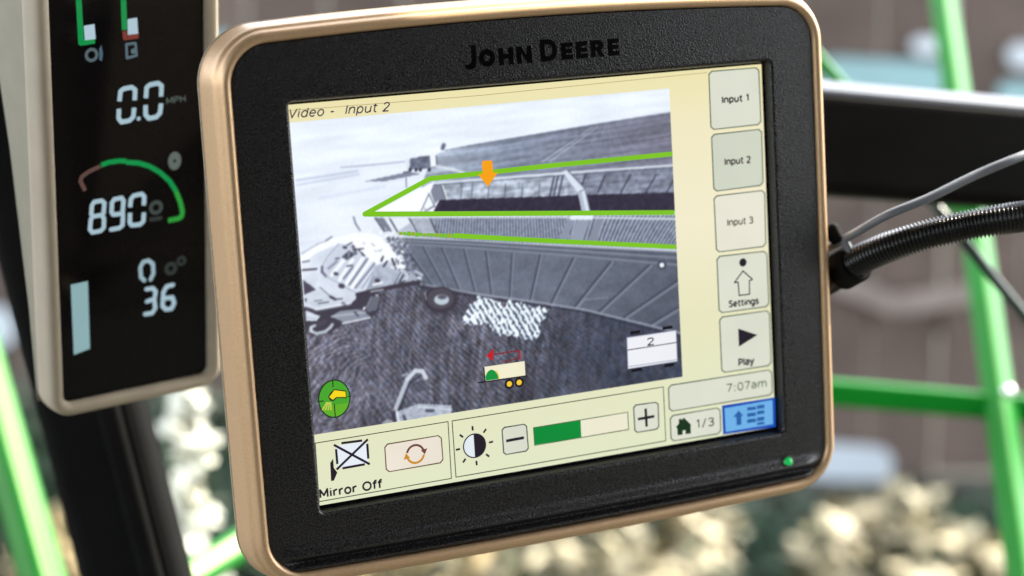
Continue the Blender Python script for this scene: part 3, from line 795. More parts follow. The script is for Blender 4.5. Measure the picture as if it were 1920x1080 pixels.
shade(body * np.clip((PY - 536) / 30, 0, 1), -.06); fill(body * np.clip((600 - PX) / 25, 0, 1) * np.clip((520 - PY) / 14, 0, 1), (226, 230, 241), .8)
hp_((190, 196, 213), 245, 400, 395, 190, 520, 200, 700, 340, 540, 590, 300, 480, a=.75)
for a, b_ in (((330, 470), (440, 330)), ((405, 510), (520, 330)), ((465, 545), (615, 315)), ((515, 580), (690, 325))):
    hl_(7, (238, 241, 249), *a, *b_, a=.9)
for a, b_ in (((440, 500), (520, 400)), ((492, 558), (655, 325)), ((548, 585), (722, 365))): hl_(4.4, (112, 116, 136), *a, *b_, a=.85)
hl_(2.4, (128, 132, 152), 610, 590, 735, 400, a=.8); hl_(2.4, (140, 145, 165), 575, 560, 690, 400, a=.6)
hp_((104, 106, 124), 418, 302, 490, 240, 545, 280, 468, 338); shade(inside(hq(418, 302, 490, 240, 545, 280, 468, 338)), (vn(3, 3, 42) - .5) * 1.1)
hl_(6, (86, 86, 104), 525, 205, 550, 270, a=.9); hl_(3, (60, 58, 72), 540, 235, 618, 228); hl_(3.5, (60, 58, 72), 582, 245, 626, 290); hl_(3, (96, 98, 116), 470, 195, 515, 172)
hl_(5, (128, 132, 150), 300, 410, 375, 345, a=.8); hl_(3.4, (100, 102, 120), 365, 320, 395, 315); hl_(3.4, (96, 98, 116), 470, 388, 520, 380)
hl_(2, (150, 155, 174), 395, 182, 300, 290, 240, 385, a=.9); hl_(5, (92, 92, 110), 240, 395, 240, 440, 275, 480, a=.9); hl_(2.4, (150, 155, 174), 275, 480, 400, 550, 560, 640, a=.7)
for a, b_, r_ in ((368, 458, 6), (420, 570, 9), (450, 216, 5), (440, 735, 6)): hl_(r_, (70, 66, 82), a - 8, b_ - 2, a + 8, b_ + 2)
hl_(3.6, (72, 68, 84), 62, 424, 188, 414); hl_(3, (110, 112, 130), 60, 350, 120, 340); hl_(2, (120, 124, 144), 50, 275, 200, 185, 290, 150, 330, 115, a=.6); hl_(3, (110, 112, 132), 272, 156, 330, 118, a=.7)
hp_((74, 68, 86), 62, 510, 185, 604, 74, 652); hp_((70, 66, 82), 78, 690, 104, 682, 90, 722); hl_(2.5, (235, 238, 246), 190, 540, 330, 665, a=.7)
hl_(2.6, (120, 124, 144), 222, 582, 320, 668); hl_(5, (64, 60, 76), 318, 670, 362, 694); hl_(2.6, (80, 78, 96), 362, 694, 425, 688); hl_(2.2, (110, 112, 132), 172, 710, 240, 700); hl_(2.6, (96, 98, 116), 205, 732, 300, 718)
hl_(2.4, (84, 82, 98), 85, 766, 190, 803, 500, 746); hl_(2.6, (236, 240, 248), 100, 742, 190, 782, 480, 728, a=.7)
bx_ = inside(hq(720, 385, 870, 332, 972, 430, 890, 568, 640, 612, 700, 480)); fill(bx_, (170, 177, 194)); shade(bx_, (vn(4, 4, 43) - .5) * .14); fill(bx_ * np.clip((500 - PY) / 12, 0, 1), (226, 231, 241), .8)
hp_((140, 146, 164), 700, 480, 640, 612, 760, 590, 800, 480, a=.7); hl_(7, (66, 62, 78), 742, 520, 756, 522); hl_(4, (232, 236, 244), 712, 560, 790, 540); hl_(3, (110, 115, 134), 900, 560, 968, 440); hl_(3.5, (150, 157, 175), 925, 560, 990, 445)
hl_(4, (58, 54, 68), 885, 322, 905, 372, 950, 418); hl_(4, (66, 62, 78), 800, 300, 786, 340); hl_(4, (66, 62, 78), 838, 345, 806, 390, a=.9)
for k in range(16):
    x_, y_ = 860 + rng.random() * 160, 250 + rng.random() * 170
    hl_(2.5 + rng.random() * 3, ((240, 243, 250), (86, 86, 104))[k % 2], x_, y_, x_ + 30 * rng.random(), y_ + 36 * rng.random(), a=.85)
for k in range(9):
    x_, y_ = 620 + rng.random() * 220, 120 + rng.random() * 130
    hl_(2.5, (150, 156, 176), x_, y_, x_ + 14, y_ + 9, a=.8)
hp_((160, 166, 182), 1000, 540, 1060, 440, 1130, 505); hl_(4, (84, 84, 100), 990, 470, 950, 540); hl_(5, (200, 206, 218), 1110, 440, 1160, 470, a=.8); hl_(4, (214, 219, 230), 1125, 495, 1150, 500)
hl_(7.5, (60, 54, 66), 565, 650, 680, 622, 870, 582, 1130, 538); hl_(3, (190, 196, 208), 690, 622, 800, 604, a=.8); hl_(4, (200, 205, 216), 740, 655, 752, 660, a=.8)
hp_((98, 100, 114), 640, 768, 690, 664, 775, 672, 742, 792, 664, 812); hl_(4, (214, 219, 228), 622, 786, 632, 770); hl_(2.4, (130, 133, 148), 690, 672, 655, 760, a=.7)
hp_((134, 138, 154), 318, 852, 420, 792, 590, 786, 684, 850, 440, 905); hl_(3, (58, 54, 66), 350, 800, 520, 780); hl_(4, (176, 182, 195), 330, 852, 640, 812, a=.7); hl_(3.6, (206, 211, 222), 430, 915, 560, 888, 680, 862); hl_(4, (80, 80, 96), 540, 810, 570, 845)
hp_((206, 212, 227), 84, 792, 225, 850, 188, 893, 94, 892); hl_(3, (78, 76, 92), 84, 772, 150, 786); hl_(2, (150, 156, 174), 100, 860, 180, 872, a=.7)
hl_(8, (74, 70, 82), 200, 930, 260, 905, a=.9, soft=4); hl_(5.5, (178, 184, 197), 172, 935, 138, 950, 132, 985, 190, 1008, 270, 990, 318, 950, 334, 925); hl_(3, (214, 219, 228), 140, 955, 150, 990)
line([(663, 407), (667, 420), (675, 432)], 3.5, (104, 110, 132), .8)
sp = (vn(2.4, 2.4, 44) > .6) * np.clip(1.2 - np.hypot((PX - 712) / 50, (PY - 455) / 34), 0, 1)
fill(np.clip(sp * 1.2, 0, 1), (244, 246, 251), .8)
# bright cut swath
wob = (vn(4, 4, 55) - .5) * 9
PXs, PYs = PX, PY; PX = PX + wob; PY = PY + np.roll(wob, 31, 1)
ws = inside([(866, 594), (880, 572), (899, 556), (942, 564), (942, 575), (951, 575), (953, 564), (1030, 579), (1019, 598), (1009, 615), (1011, 630), (998, 638), (977, 632), (953, 628), (932, 630), (919, 609), (912, 605), (872, 609)])
PX, PY = PXs, PYs
st = np.sin((PX * .86 - PY * .50) / 9.6 * 2 * np.pi + (vn(5, 5, 51) - .5) * 3.2) + (vn(2.6, 2.6, 52) - .5) * 2.2
fill(ws, (66, 76, 96)); fill(ws * np.clip((st + .75) * 1.4, 0, 1), (232, 240, 250)); shade(ws, (vn(2, 2, 53) - .5) * .22)
shade(inside([(840, 590), (1045, 570), (1050, 640), (1020, 690), (840, 670)]) & ~ws, (rotn(1.25, 9, 3.4, 54) - .45) * .6)
# unloading spout and hopper at the lower edge
line([(742, 766), (757, 728), (764, 711)], 8, (176, 182, 196), 1, 2); line([(764, 711), (779, 695), (792, 696), (798, 708)], 8, (196, 202, 214), 1, 2); line([(749, 768), (768, 718), (790, 704)], 3, (48, 48, 62), .8); seg(754, 704, 764, 702, 4, (150, 156, 170))
fill(inside([(772, 718), (796, 712), (800, 730), (780, 738)]), (56, 58, 70), .6)
fill(inside([(742, 772), (785, 757), (847, 760), (846, 782), (744, 800), (738, 790)]), (166, 172, 188)); shade(inside([(742, 772), (785, 757), (847, 760), (846, 782), (744, 800)]), (vn(4, 3, 61) - .5) * .25)
fill(inside([(716, 795), (724, 786), (744, 790), (746, 800), (718, 806)]), (150, 148, 162)); seg(800, 770, 812, 770, 6, (76, 78, 94)); line([(785, 758), (786, 763), (847, 768)], 2, (206, 212, 224)); line([(744, 772), (748, 796)], 5, (216, 222, 234), .8); seg(757, 780, 760, 788, 5, (70, 70, 86)); seg(738, 775, 741, 793, 7, (58, 54, 70))
# fine camera grain and scan lines
shade(ALL, (rng.random(PX.shape) - .5) * .06)
shade(ALL, np.sin(np.arange(NY) * 2 * np.pi / 2.6)[:, None] * .012)
K = IM.copy()
for ax in (0, 1, 0, 1): K = (np.roll(K, 1, ax) + 2 * K + np.roll(K, -1, ax)) / 4
K[0], K[-1], K[:, 0], K[:, -1] = IM[0], IM[-1], IM[:, 0], IM[:, -1]
K = K * np.array([1.045, 1.055, 1.05]) + 4
LINC = lin(np.clip(K, 0, 255))
me = bpy.data.meshes.new('video_picture')
nv = NX * NY; nf = (NX - 1) * (NY - 1)
me.vertices.add(nv); me.vertices.foreach_set('co', np.stack([GX, GY, np.full_like(GX, Z * 2)], -1).astype(np.float32).ravel())
idx = np.arange(nv).reshape(NY, NX)
fc = np.stack([idx[:-1, :-1], idx[:-1, 1:], idx[1:, 1:], idx[1:, :-1]], -1).reshape(-1, 4)
me.loops.add(nf * 4); me.loops.foreach_set('vertex_index', fc.astype(np.int32).ravel())
me.polygons.add(nf); me.polygons.foreach_set('loop_start', np.arange(0, nf * 4, 4, dtype=np.int32)); me.polygons.foreach_set('loop_total', np.full(nf, 4, np.int32))
me.update(calc_edges=True)
at = me.color_attributes.new('picture', 'FLOAT_COLOR', 'POINT')
at.data.foreach_set('color', np.concatenate([LINC, np.ones((NY, NX, 1))], -1).astype(np.float32).ravel())
vm = bpy.data.materials.new('display_camera_picture'); vm.use_nodes = True
p_ = vm.node_tree.nodes['Principled BSDF']; p_.inputs['Base Color'].default_value = (.004, .004, .004, 1); p_.inputs['Roughness'].default_value = .3; p_.inputs['Specular IOR Level'].default_value = .25
an = vm.node_tree.nodes.new('ShaderNodeAttribute'); an.attribute_name = 'picture'
vm.node_tree.links.new(an.outputs['Color'], p_.inputs['Emission Color']); p_.inputs['Emission Strength'].default_value = EM
me.materials.append(vm)
vp = bpy.data.objects.new('video_picture', me); COL.objects.link(vp); vp.parent = scr

# ---- graphics laid over the picture
ZV = Z * 4
p = Print(MON, ZV)
p.stroke([(1261, 288.5), (1028, 311), (900, 325), (806, 335), (684, 401.5), (880, 400.8), (1265, 398.5)], 8.6, LIME)
p.stroke([(850, 441.5), (960, 448), (1058, 453), (1268, 463)], 9, LIME)
for k in range(14): p.stroke([(748 + k * 7.6, 437.5 + k * .35 + random.uniform(-1, 1)), (755 + k * 7.6, 438.2 + k * .35 + random.uniform(-1, 1))], random.uniform(5, 9), em((122, 190, 44)) if k % 3 else em((150, 176, 40)))
p.build('outline_graphic', scr)
p = Print(MON, ZV + Z)
p.poly([(903.7, 304), (905.5, 301.4), (921, 300.6), (923.2, 303), (924.4, 323.6), (933.3, 323.6), (915, 350), (896.3, 327), (905, 325)], ORG)
p.build('arrow_graphic', scr)
p = Print(MON, ZV)
q = [(1175, 632.7), (1268, 619), (1270.4, 677.7), (1177, 692)]
p.poly(q, em((178, 182, 196))); p.poly(inset(q, 1.6), em((238, 240, 246)), Z)
p.stroke([(1176, 656.5), (1268.5, 642)], 2.2, em((120, 106, 120)), Z * 2); p.stroke([(1177.5, 687.5), (1270, 674)], 1.4, em((160, 166, 184)), Z * 2)
for a in ((1182, 624.5, 1200, 621.8), (1242, 616, 1261, 613), (1184, 695, 1204, 692), (1246, 686, 1264, 683)): p.stroke([a[:2], a[2:]], 6, em((18, 18, 26)))
p.build('wagon_graphic', scr)
text('wagon_number', MON, ZV + Z * 3, '2', (1214.5, 647.5), (1226, 645.8), 13, DK, scr, bold=.18)
p = Print(MON, ZV)
q7 = lambda a, b_: (880 + a / 3.376, 420 + b_ / 3.376)
p.poly([q7(90, 905), q7(350, 868), q7(355, 960), q7(100, 995)], em((243, 238, 208)))
p.stroke([q7(55, 1005), q7(355, 962)], 2.6, DK, Z); p.stroke([q7(92, 905), q7(100, 997)], 2.2, DK, Z)
p.poly([q7(104, 992), q7(102, 965), q7(112, 940), q7(128, 925), q7(142, 921), q7(160, 928), q7(178, 950), q7(186, 980)], em((20, 150, 62)), Z)
p.poly([q7(160, 925), q7(175, 930), q7(190, 960), q7(190, 981), q7(186, 981), q7(180, 950)], em((244, 206, 40)), Z)
for a, b_ in ((252, 1012), (314, 1002)):
    c = MON.loc(*q7(a, b_)); p.disc_local(c, .0021, DK, Z); p.disc_local(c, .00115, em((250, 206, 60)), Z * 2)
RED = em((198, 30, 40)); RED2 = em((130, 34, 46))
p.poly([q7(108, 834), q7(153, 788), q7(149, 868)], RED); p.stroke([q7(150, 828), q7(250, 812), q7(318, 800), q7(320, 850), q7(200, 876)], 1.8, RED2); p.stroke([q7(318, 800), q7(322, 855)], 3, RED)
for k in range(9): p.stroke([q7(160 + k * 17, 822 - k * 2.6), q7(168 + k * 17, 824 - k * 2.6)], 3, RED2)
p.build('trailer_graphic', scr)
p = Print(MON, ZV); c = MON.loc(626.6, 747.5)
p.disc_local(c, .0067, em((38, 48, 34)), n=40, ry=.0077); p.disc_local(c, .0062, em((72, 166, 46)), Z, n=40, ry=.0072)
p.local([(c[0] + .0062 * math.cos(rad(a)) * (.97), c[1] + .0072 * math.sin(rad(a)) * .97) for a in range(200, 341, 10)], em((98, 178, 40)), Z * 1.5)
q8 = lambda a, b_: (560 + a / 3.376, 640 + b_ / 3.376)
for a in ((215, 250, 217, 290), (118, 381, 160, 377), (225, 395, 232, 485), (310, 350, 330, 346)): p.stroke([q8(*a[:2]), q8(*a[2:])], 2.2, em((36, 60, 30)), Z * 2)
p.poly([q8(186, 352), q8(200, 325), q8(226, 302), q8(300, 312), q8(303, 360), q8(240, 358), q8(222, 378), q8(200, 376)], em((44, 50, 26)), Z * 2)
p.poly([q8(193, 352), q8(226, 309), q8(295, 318), q8(298, 352), q8(236, 352), q8(216, 370)], em((246, 216, 30)), Z * 3)
for k in range(4): p.stroke([q8(178 + k * 8, 385), q8(150 + k * 18, 436)], 2.6, em((196, 206, 90)), Z * 2)
p.build('camera_view_graphic', scr)

# ================================================================== GAUGE DISPLAY ON THE LEFT
clu = thing('gauge_display', 'tall slim beige framed gauge display with a black screen showing 890 and 36', 'gauge display', CLU.M)
CO = rloop(0, 72.8, -2.8, 232, 4.5, ns=24, nc=8)
sweep_loop('frame', CO, [(-.4, -2.5), (-.1, .6), (.5, 1.4), (1.6, 1.9), (3.0, 2.2), (4.2, 1.9), (5.2, 1.0), (5.9, -.6), (6.2, -3), (6.6, -8), (6.5, -12), (5.9, -13)], CFRAME, clu)
mesh_obj('glass_panel', quad(-.001, .0738, -.0036, .233, -.002), [[0, 1, 2, 3]], GLASS, clu)
# pod behind, deeper towards the top
V = []
for yy, dp in ((-4, 15), (40, 22), (110, 40), (170, 62), (236, 88)):
    for xx, zz in ((-6, -12.5), (-7.0, -dp * .8), (4, -dp), (68, -dp), (78.5, -dp * .8), (77.5, -12.5)): V.append((xx / 1000, yy / 1000, zz / 1000))
Fc = []
for j in range(4):
    for i in range(5): Fc.append([j * 6 + i, j * 6 + i + 1, (j + 1) * 6 + i + 1, (j + 1) * 6 + i])
Fc += [[0, 5, 4, 3, 2, 1], [24, 25, 26, 27, 28, 29]]
pod = mesh_obj('rear_pod', V, Fc, CPOD, clu)
ZC = -.0019
DG = em((164, 190, 202)); CGR = em((2, 140, 70)); CGR2 = em((40, 150, 56)); CBR = em((92, 68, 62)); DIM = em((58, 68, 66)); DIM2 = em((98, 112, 106)); BARC = em((138, 172, 176)); REDB = em((120, 52, 44))
def seg7(name, strokes, wd, m, label=None, capr=True):
    p = Print(CLU, ZC)
    for st_ in strokes:
        p.stroke(st_, wd, m)
        for e in (st_[0], st_[-1]):
            if capr:
                sc = wd * .5 * .00024
                p.disc_local(CLU.loc(*e, ZC), sc, m, n=8)
    ob = p.build(name, clu)
    if label: ob['label'] = label
    return ob
seg7('digit', [[(224, 190), (226, 171), (232, 166.5), (247, 163.5), (253.5, 168.5), (252.5, 188)], [(223, 204), (222.5, 222), (228, 229), (243, 226), (250, 219), (251.5, 202)]], 9, DG, capr=False)
seg7('digit', [[(273.5, 184), (275, 164), (281, 159), (296, 156), (303, 161), (302, 181)], [(273, 197), (273, 215), (279, 222), (293, 219.5), (300, 212), (302, 194)]], 9, DG, capr=False)
p = Print(CLU, ZC); p.disc_local(CLU.loc(260, 222.5, ZC), .0009, DG); p.build('decimal_point', clu)
text('unit_text', CLU, ZC, 'MPH', (313, 195), (347, 190), 11, DIM2, clu)
Z9 = lambda a, b_: (130 + a / 6, 270 + b_ / 6)
seg7('digit', [[Z9(255, 690), Z9(280, 652), Z9(365, 638), Z9(395, 665), Z9(385, 780), Z9(360, 800), Z9(268, 815), Z9(247, 790), Z9(255, 690)], [Z9(262, 815), Z9(242, 850), Z9(232, 960), Z9(260, 995), Z9(352, 978), Z9(388, 940), Z9(390, 840), Z9(365, 800)]], 8.6, DG)
seg7('digit', [[Z9(600, 760), Z9(580, 785), Z9(495, 795), Z9(475, 765), Z9(480, 660), Z9(505, 622), Z9(588, 606), Z9(610, 640), Z9(600, 760), Z9(604, 820), Z9(598, 915), Z9(562, 945), Z9(470, 962)]], 8.6, DG)
seg7('digit', [[Z9(684, 712), Z9(692, 622), Z9(722, 582), Z9(815, 562), Z9(843, 592), Z9(838, 690)], [Z9(682, 775), Z9(680, 885), Z9(704, 915), Z9(796, 905), Z9(833, 870), Z9(838, 770)]], 8.6, DG, capr=False)
p = Print(CLU, ZC)
p.stroke([Z9(178, 525), Z9(125, 420), Z9(140, 368), Z9(220, 310), Z9(352, 248)], 8, CBR)
p.stroke([Z9(358, 238), Z9(450, 205), Z9(560, 190), Z9(640, 192)], 9.5, CGR)
p.stroke([Z9(640, 205), Z9(780, 215), Z9(900, 250), Z9(1020, 320), Z9(1130, 420), Z9(1200, 530)], 9.5, CGR)
p.stroke([Z9(1200, 530), Z9(1250, 660), Z9(1272, 760), Z9(1265, 812), Z9(1230, 838), Z9(1112, 862)], 9.5, CGR2)
p.build('arc_gauge', clu)
p = Print(CLU, ZC); c = CLU.loc(*Z9(975, 715), ZC); p.arc_local(c, .0016, .0034, 0, 2 * math.pi, DIM, n=24); p.poly([Z9(900, 830), Z9(1040, 810), Z9(1045, 850), Z9(905, 875)], em((44, 52, 50))); p.build('drop_icon', clu)
p = Print(CLU, ZC); c = CLU.loc(*Z9(1185, 190), ZC); p.disc_local(c, .0032, em((92, 102, 96)), ry=.0042); p.disc_local(c, .0008, em((30, 34, 32)), dz=Z); p.build('lamp_icon', clu)
C6 = lambda a, b_: (120 + a / 5.142, 470 + b_ / 5.142)
seg7('digit', [[C6(795, 372), C6(855, 362), C6(885, 395), C6(872, 465), C6(800, 490)], [C6(872, 480), C6(880, 555), C6(850, 602), C6(782, 612)]], 8.4, DG)
seg7('digit', [[C6(1050, 330), C6(990, 345), C6(958, 400), C6(950, 535), C6(985, 568), C6(1038, 558), C6(1062, 505), C6(1045, 450), C6(965, 462)]], 8.4, DG)
seg7('horseshoe_icon', [[C6(775, 288), C6(742, 255), C6(736, 160), C6(765, 108), C6(815, 95), C6(858, 130), C6(862, 220), C6(835, 278)]], 8, em((150, 176, 186)))
p = Print(CLU, ZC)
for a, b_, r_ in ((1030, 172, .0032), (1132, 98, .0024)): p.arc_local(CLU.loc(*C6(a, b_), ZC), r_ * .4, r_, 0, 2 * math.pi, em((42, 50, 50)), n=20)
p.build('gear_icon', clu)
p = Print(CLU, ZC); p.poly([(132.6, 534), (164.7, 527), (168.6, 653.8), (138.5, 665.4)], BARC); p.build('bar_gauge', clu)
p = Print(CLU, ZC)
p.stroke([(143.5, -60), (147.5, 0), (151, 60), (152, 80), (178, 76)], 11.5, CGR); p.poly([(157, 48.5), (177, 45), (179.4, 73), (159, 75.5)], em((172, 196, 210)), Z); p.build('bar_gauge', clu)
p = Print(CLU, ZC)
p.stroke([(229, -60), (231.5, 0), (233.5, 56)], 11, CGR); p.stroke([(233.5, 58), (234.5, 71), (260, 67.5)], 9, REDB); p.poly([(239, 36), (257, 33), (259, 63), (239.5, 65.5)], em((172, 196, 210)), Z); p.build('bar_gauge', clu)
p = Print(CLU, ZC); c = CLU.loc(171.7, 103, ZC); p.arc_local(c, .0017, .0031, 0, 2 * math.pi, em((80, 96, 102)), n=20); p.poly([(186, 92), (190, 84), (193, 100), (191, 115), (186, 112)], em((70, 94, 110))); p.build('oil_icon', clu)
p = Print(CLU, ZC); p.stroke([(237, 83), (254, 81), (256, 104), (238, 109)], 5, em((84, 104, 114)), closed=True); p.disc_local(CLU.loc(250, 96, ZC), .0012, em((84, 104, 114))); p.build('pump_icon', clu)

# ================================================================== BLACK POST, BEAM, HOSES
post = thing('cab_post', 'black upright post leaning behind the tall slim gauge display', 'post', Matrix.Translation(wpt(330, 1300, 0.99)))
d = .99
a, c = wpt(-23 + .26 * -300, -300, d), wpt(-23 + .26 * 1900, 1900, d)
bm_obj('post_body', bar_bm(a, c, .052, .040, CAMR, .010), BLACKP, post)
off = CAMB * .018
a2, c2 = wpt(20 + .26 * -300, -300, d) + off, wpt(20 + .26 * 1900, 1900, d) + off
bm_obj('trim_strip', bar_bm(a2, c2, .012, .012, CAMR, .004), BLACKP, post)

beam = thing('support_beam', 'thick black square beam with a shiny top, right of the monitor', 'beam', Matrix.Translation(wpt(1700, 280, 1.08)))
a, c = wpt(1380, 258, 1.05), wpt(2300, 330, 1.13)
bm_obj('beam_body', bar_bm(a, c, .036, .057, CAMB, .007), BEAMM, beam)
bm_obj('beam_highlight_strip', bar_bm(a + CAMU * .0305 - CAMB * .006, c + CAMU * .0305 - CAMB * .006, .046, .008, (0, 1, 0), .003), BEAMHL, beam)  # blue-grey strip colours in the sky's reflection along the beam top

P = catmull([wpt(*q) for q in ((1400, 640, .93), (1500, 556, .89), (1560, 519, .852), (1620, 483, .832), (1700, 452, .82), (1800, 426, .815), (1920, 406, .815), (2060, 396, .84), (2200, 400, .88))], 60)
P = resample(P, .0004)
hose = tube('corrugated_hose', P, lambda i, t: .0060 + .0007 * math.cos(2 * math.pi * i / 4), HOSE, seg=24)
tag(hose, 'black corrugated hose curving up to the right from behind the monitor', 'hose')
P = catmull([wpt(*q) for q in ((1420, 520, .88), (1500, 488, .875), (1548, 466, .845), (1592, 444, .832), (1663, 404, .82), (1740, 372, .82), (1830, 328, .825), (1920, 291, .83), (2030, 250, .86))], 16)
cable = tube('grey_cable', P, lambda i, t: .0019, CABLE, seg=14)
tag(cable, 'thin glossy grey cable running above the corrugated hose', 'cable')
P = catmull([wpt(*q) for q in ((1690, 320, 1.16), (1745, 376, 1.13), (1795, 436, 1.12), (1850, 505, 1.12), (1920, 590, 1.14), (2010, 690, 1.17))], 16)
cable2 = tube('dark_cable', P, lambda i, t: .0033, DCABLE, seg=14)
tag(cable2, 'dark green cable slanting down across the upright green rail', 'cable')
# cable clamp
clamp = thing('cable_clamp', 'black clamp with a grey strap tying the thin cable to the hose', 'clamp', Matrix.Translation(wpt(1585, 470, .86)))
hp = wpt(1592, 500, .841); hd = (wpt(1640, 474, .828) - wpt(1560, 519, .852)).normalized()
P = [hp - hd * .0055, hp - hd * .005, hp + hd * .005, hp + hd * .0055]
tube('band', P, lambda i, t: .0088 if i in (1, 2) else .0078, BLACKP, clamp, seg=24, smooth=False)
bmx = bar_bm(wpt(1553, 443, .838), wpt(1576, 432, .836), .010, .009, CAMB, .002); bm_obj('buckle', bmx, BLACKP, clamp)
P = catmull([wpt(1578, 446, .838), wpt(1586, 462, .838), wpt(1596, 480, .838), wpt(1604, 490, .840)], 8)
P = [q + CAMB * .004 for q in P]
tube('strap', P, lambda i, t: .0018, CABLE, clamp, seg=10)

# ---- unseen roof and dark linings, added to block sun and darken bezel reflections
roof = thing('added_cab_roof', 'grey cab roof added out of view above the displays to shade them', 'roof', Matrix.Translation((0, 0.2, 2.1)))
bm_obj('added_roof_lining', bar_bm((0, -1.3, 2.1), (0, 1.0, 2.06), 1.9, .05, (1, 0, 0), .01), mat('grey_added_roof', (.32, .30, .27), rough=.9, noise=(40, .1)), roof)
bm_obj('added_side_blocker', bar_bm((.95, -1.25, 1.53), (.95, .38, 1.53), .05, 1.02, (1, 0, 0), .01), BLACKP, roof)  # unseen dark wall added so the bezel reflects something dark
bm_obj('added_rear_blocker', bar_bm((0, -1.3, 1.0), (0, -1.3, 2.06), 1.9, .05, (1, 0, 0), .01), BLACKP, roof)

# ================================================================== GREEN RAILS
def facing_sun(px, py, away=.16):
    v = (Vector((0, 0, CAMZ)) - wpt(px, py, 1)).normalized()
    return (SUNV + v).normalized() - v * away
rail = thing('green_handrail', 'green square tube handrail with a crossbar, far right', 'handrail', Matrix.Translation(wpt(1930, 1140, 1.5)))
a, c = wpt(1757, -80, 1.91), wpt(1932, 1180, 1.36)
bm_obj('upright', bar_bm(a, c, .0205, .0205, facing_sun(1800, 200, .66), .005), GREEN, rail)
a, c = wpt(1400, 722, 1.53), wpt(2150, 786, 1.50)
bm_obj('crossbar', bar_bm(a, c, .020, .019, CAMU, .0025, roll=rad(4)), GREEN, rail)
bm = bmesh.new(); bmesh.ops.create_uvsphere(bm, u_segments=20, v_segments=12, radius=.005, matrix=Matrix.Translation(wpt(1890, 735, 1.475)))
bm_obj('bolt', bm, STEEL, rail, smooth=True)
bm_obj('bracket', bar_bm(wpt(1762, 383, 1.5), wpt(1838, 388, 1.5), .011, .01, CAMU, .002), GREEN, rail)

r2 = thing('green_step_rail', 'green square tube rail leaning at the lower left edge', 'handrail', Matrix.Translation(wpt(110, 1200, 1.4)))
bm_obj('rail_tube', bar_bm(wpt(-160, 220, 1.5), wpt(118, 1220, 1.26), .024, .026, facing_sun(50, 900, .2), .006), GREEN, r2)
r3 = thing('green_lower_rail', 'green tube rail half hidden behind the lower left corner of the monitor', 'handrail', Matrix.Translation(wpt(300, 1130, 1.5)))
bm_obj('rail_tube', bar_bm(wpt(250, 1150, 1.40), wpt(760, 830, 1.71), .024, .024, facing_sun(420, 1040), .007), GREEN, r3)
r4 = thing('green_slim_tube', 'slim green tube slanting down to the top of the black beam', 'handrail', Matrix.Translation(wpt(1590, 170, 1.3)))
bm_obj('rail_tube', bar_bm(wpt(1440, 0, 1.35), wpt(1615, 200, 1.3), .0075, .0075, CAMR, .001, roll=rad(40)), GREEN, r4)

# ================================================================== THINGS ON THE FENCE
def panel(name, label, x0, y0, x1, y1, m, tilt=0.0, dd=5.30, cat='panel', group=None):
    a = wpt((x0 + x1) / 2, (y0 + y1) / 2, dd)
    a.y = FY - .035
    k = F / dd
    wv, hv = (x1 - x0) / k, (y1 - y0) / k
    bm = bmesh.new()
    L = rloop(-wv / 2, wv / 2, -hv / 2, hv / 2, min(hv, wv) * .45, ns=3, nc=6)
    fr_ = [bm.verts.new((q[0], -.012, q[1])) for q in L]; bk = [bm.verts.new((q[0], .012, q[1])) for q in L]
    bm.faces.new(fr_); bm.faces.new(bk[::-1])
    for i in range(len(L)): bm.faces.new((fr_[i - 1], fr_[i], bk[i], bk[i - 1]))
    bmesh.ops.recalc_face_normals(bm, faces=bm.faces)
    bmesh.ops.transform(bm, matrix=Matrix.Translation(a) @ Matrix.Rotation(tilt, 4, 'Y'), verts=bm.verts)
    ob = bm_obj(name, bm, m)
    return tag(ob, label, cat, group)
GRP = 'rounded pale panels on the fence'  # pale rounded slabs built for blurred bars of unsettled kind
panel('pale_panel', 'long pale teal panel on the fence just above the black beam', 1520, 104, 1752, 168, TEAL, rad(3), group=GRP)
panel('pale_panel', 'small lavender white panel on the fence left of the upright rail top', 1688, 62, 1752, 92, PALE, rad(2), group=GRP)
panel('pale_panel', 'upper pale blue panel on the fence at the right edge', 1862, 76, 1990, 118, PALE, rad(3), group=GRP)
panel('pale_panel', 'lower teal panel on the fence at the right edge', 1848, 146, 1990, 198, TEAL, rad(3), group=GRP)
panel('pale_panel', 'very pale blue panel low on the fence below the green crossbar', 1480, 850, 1685, 918, PALE, rad(5), group=GRP)
panel('pale_panel', 'whitish panel on the fence at the left edge of the view', -60, 575, 26, 655, PALE, rad(0), group=GRP)
panel('pale_panel', 'little teal panel peeping above the top left corner of the monitor', 396, 55, 450, 84, TEAL, rad(0), group=GRP)
bt = thing('leaning_batten', 'pale bent wooden batten on the fence between hose and green crossbar', 'batten', Matrix.Translation(wpt(1690, 590, 5.2)))
for q0, q1 in (((1560, 530), (1690, 585)), ((1690, 585), (1860, 555))):
    a, c = wpt(*q0, 5.2), wpt(*q1, 5.2); a.y = c.y = FY - .05
    bm_obj('batten_piece', bar_bm(a, c, .055, .02, (0, 0, 1), .004), WOOD2, bt)

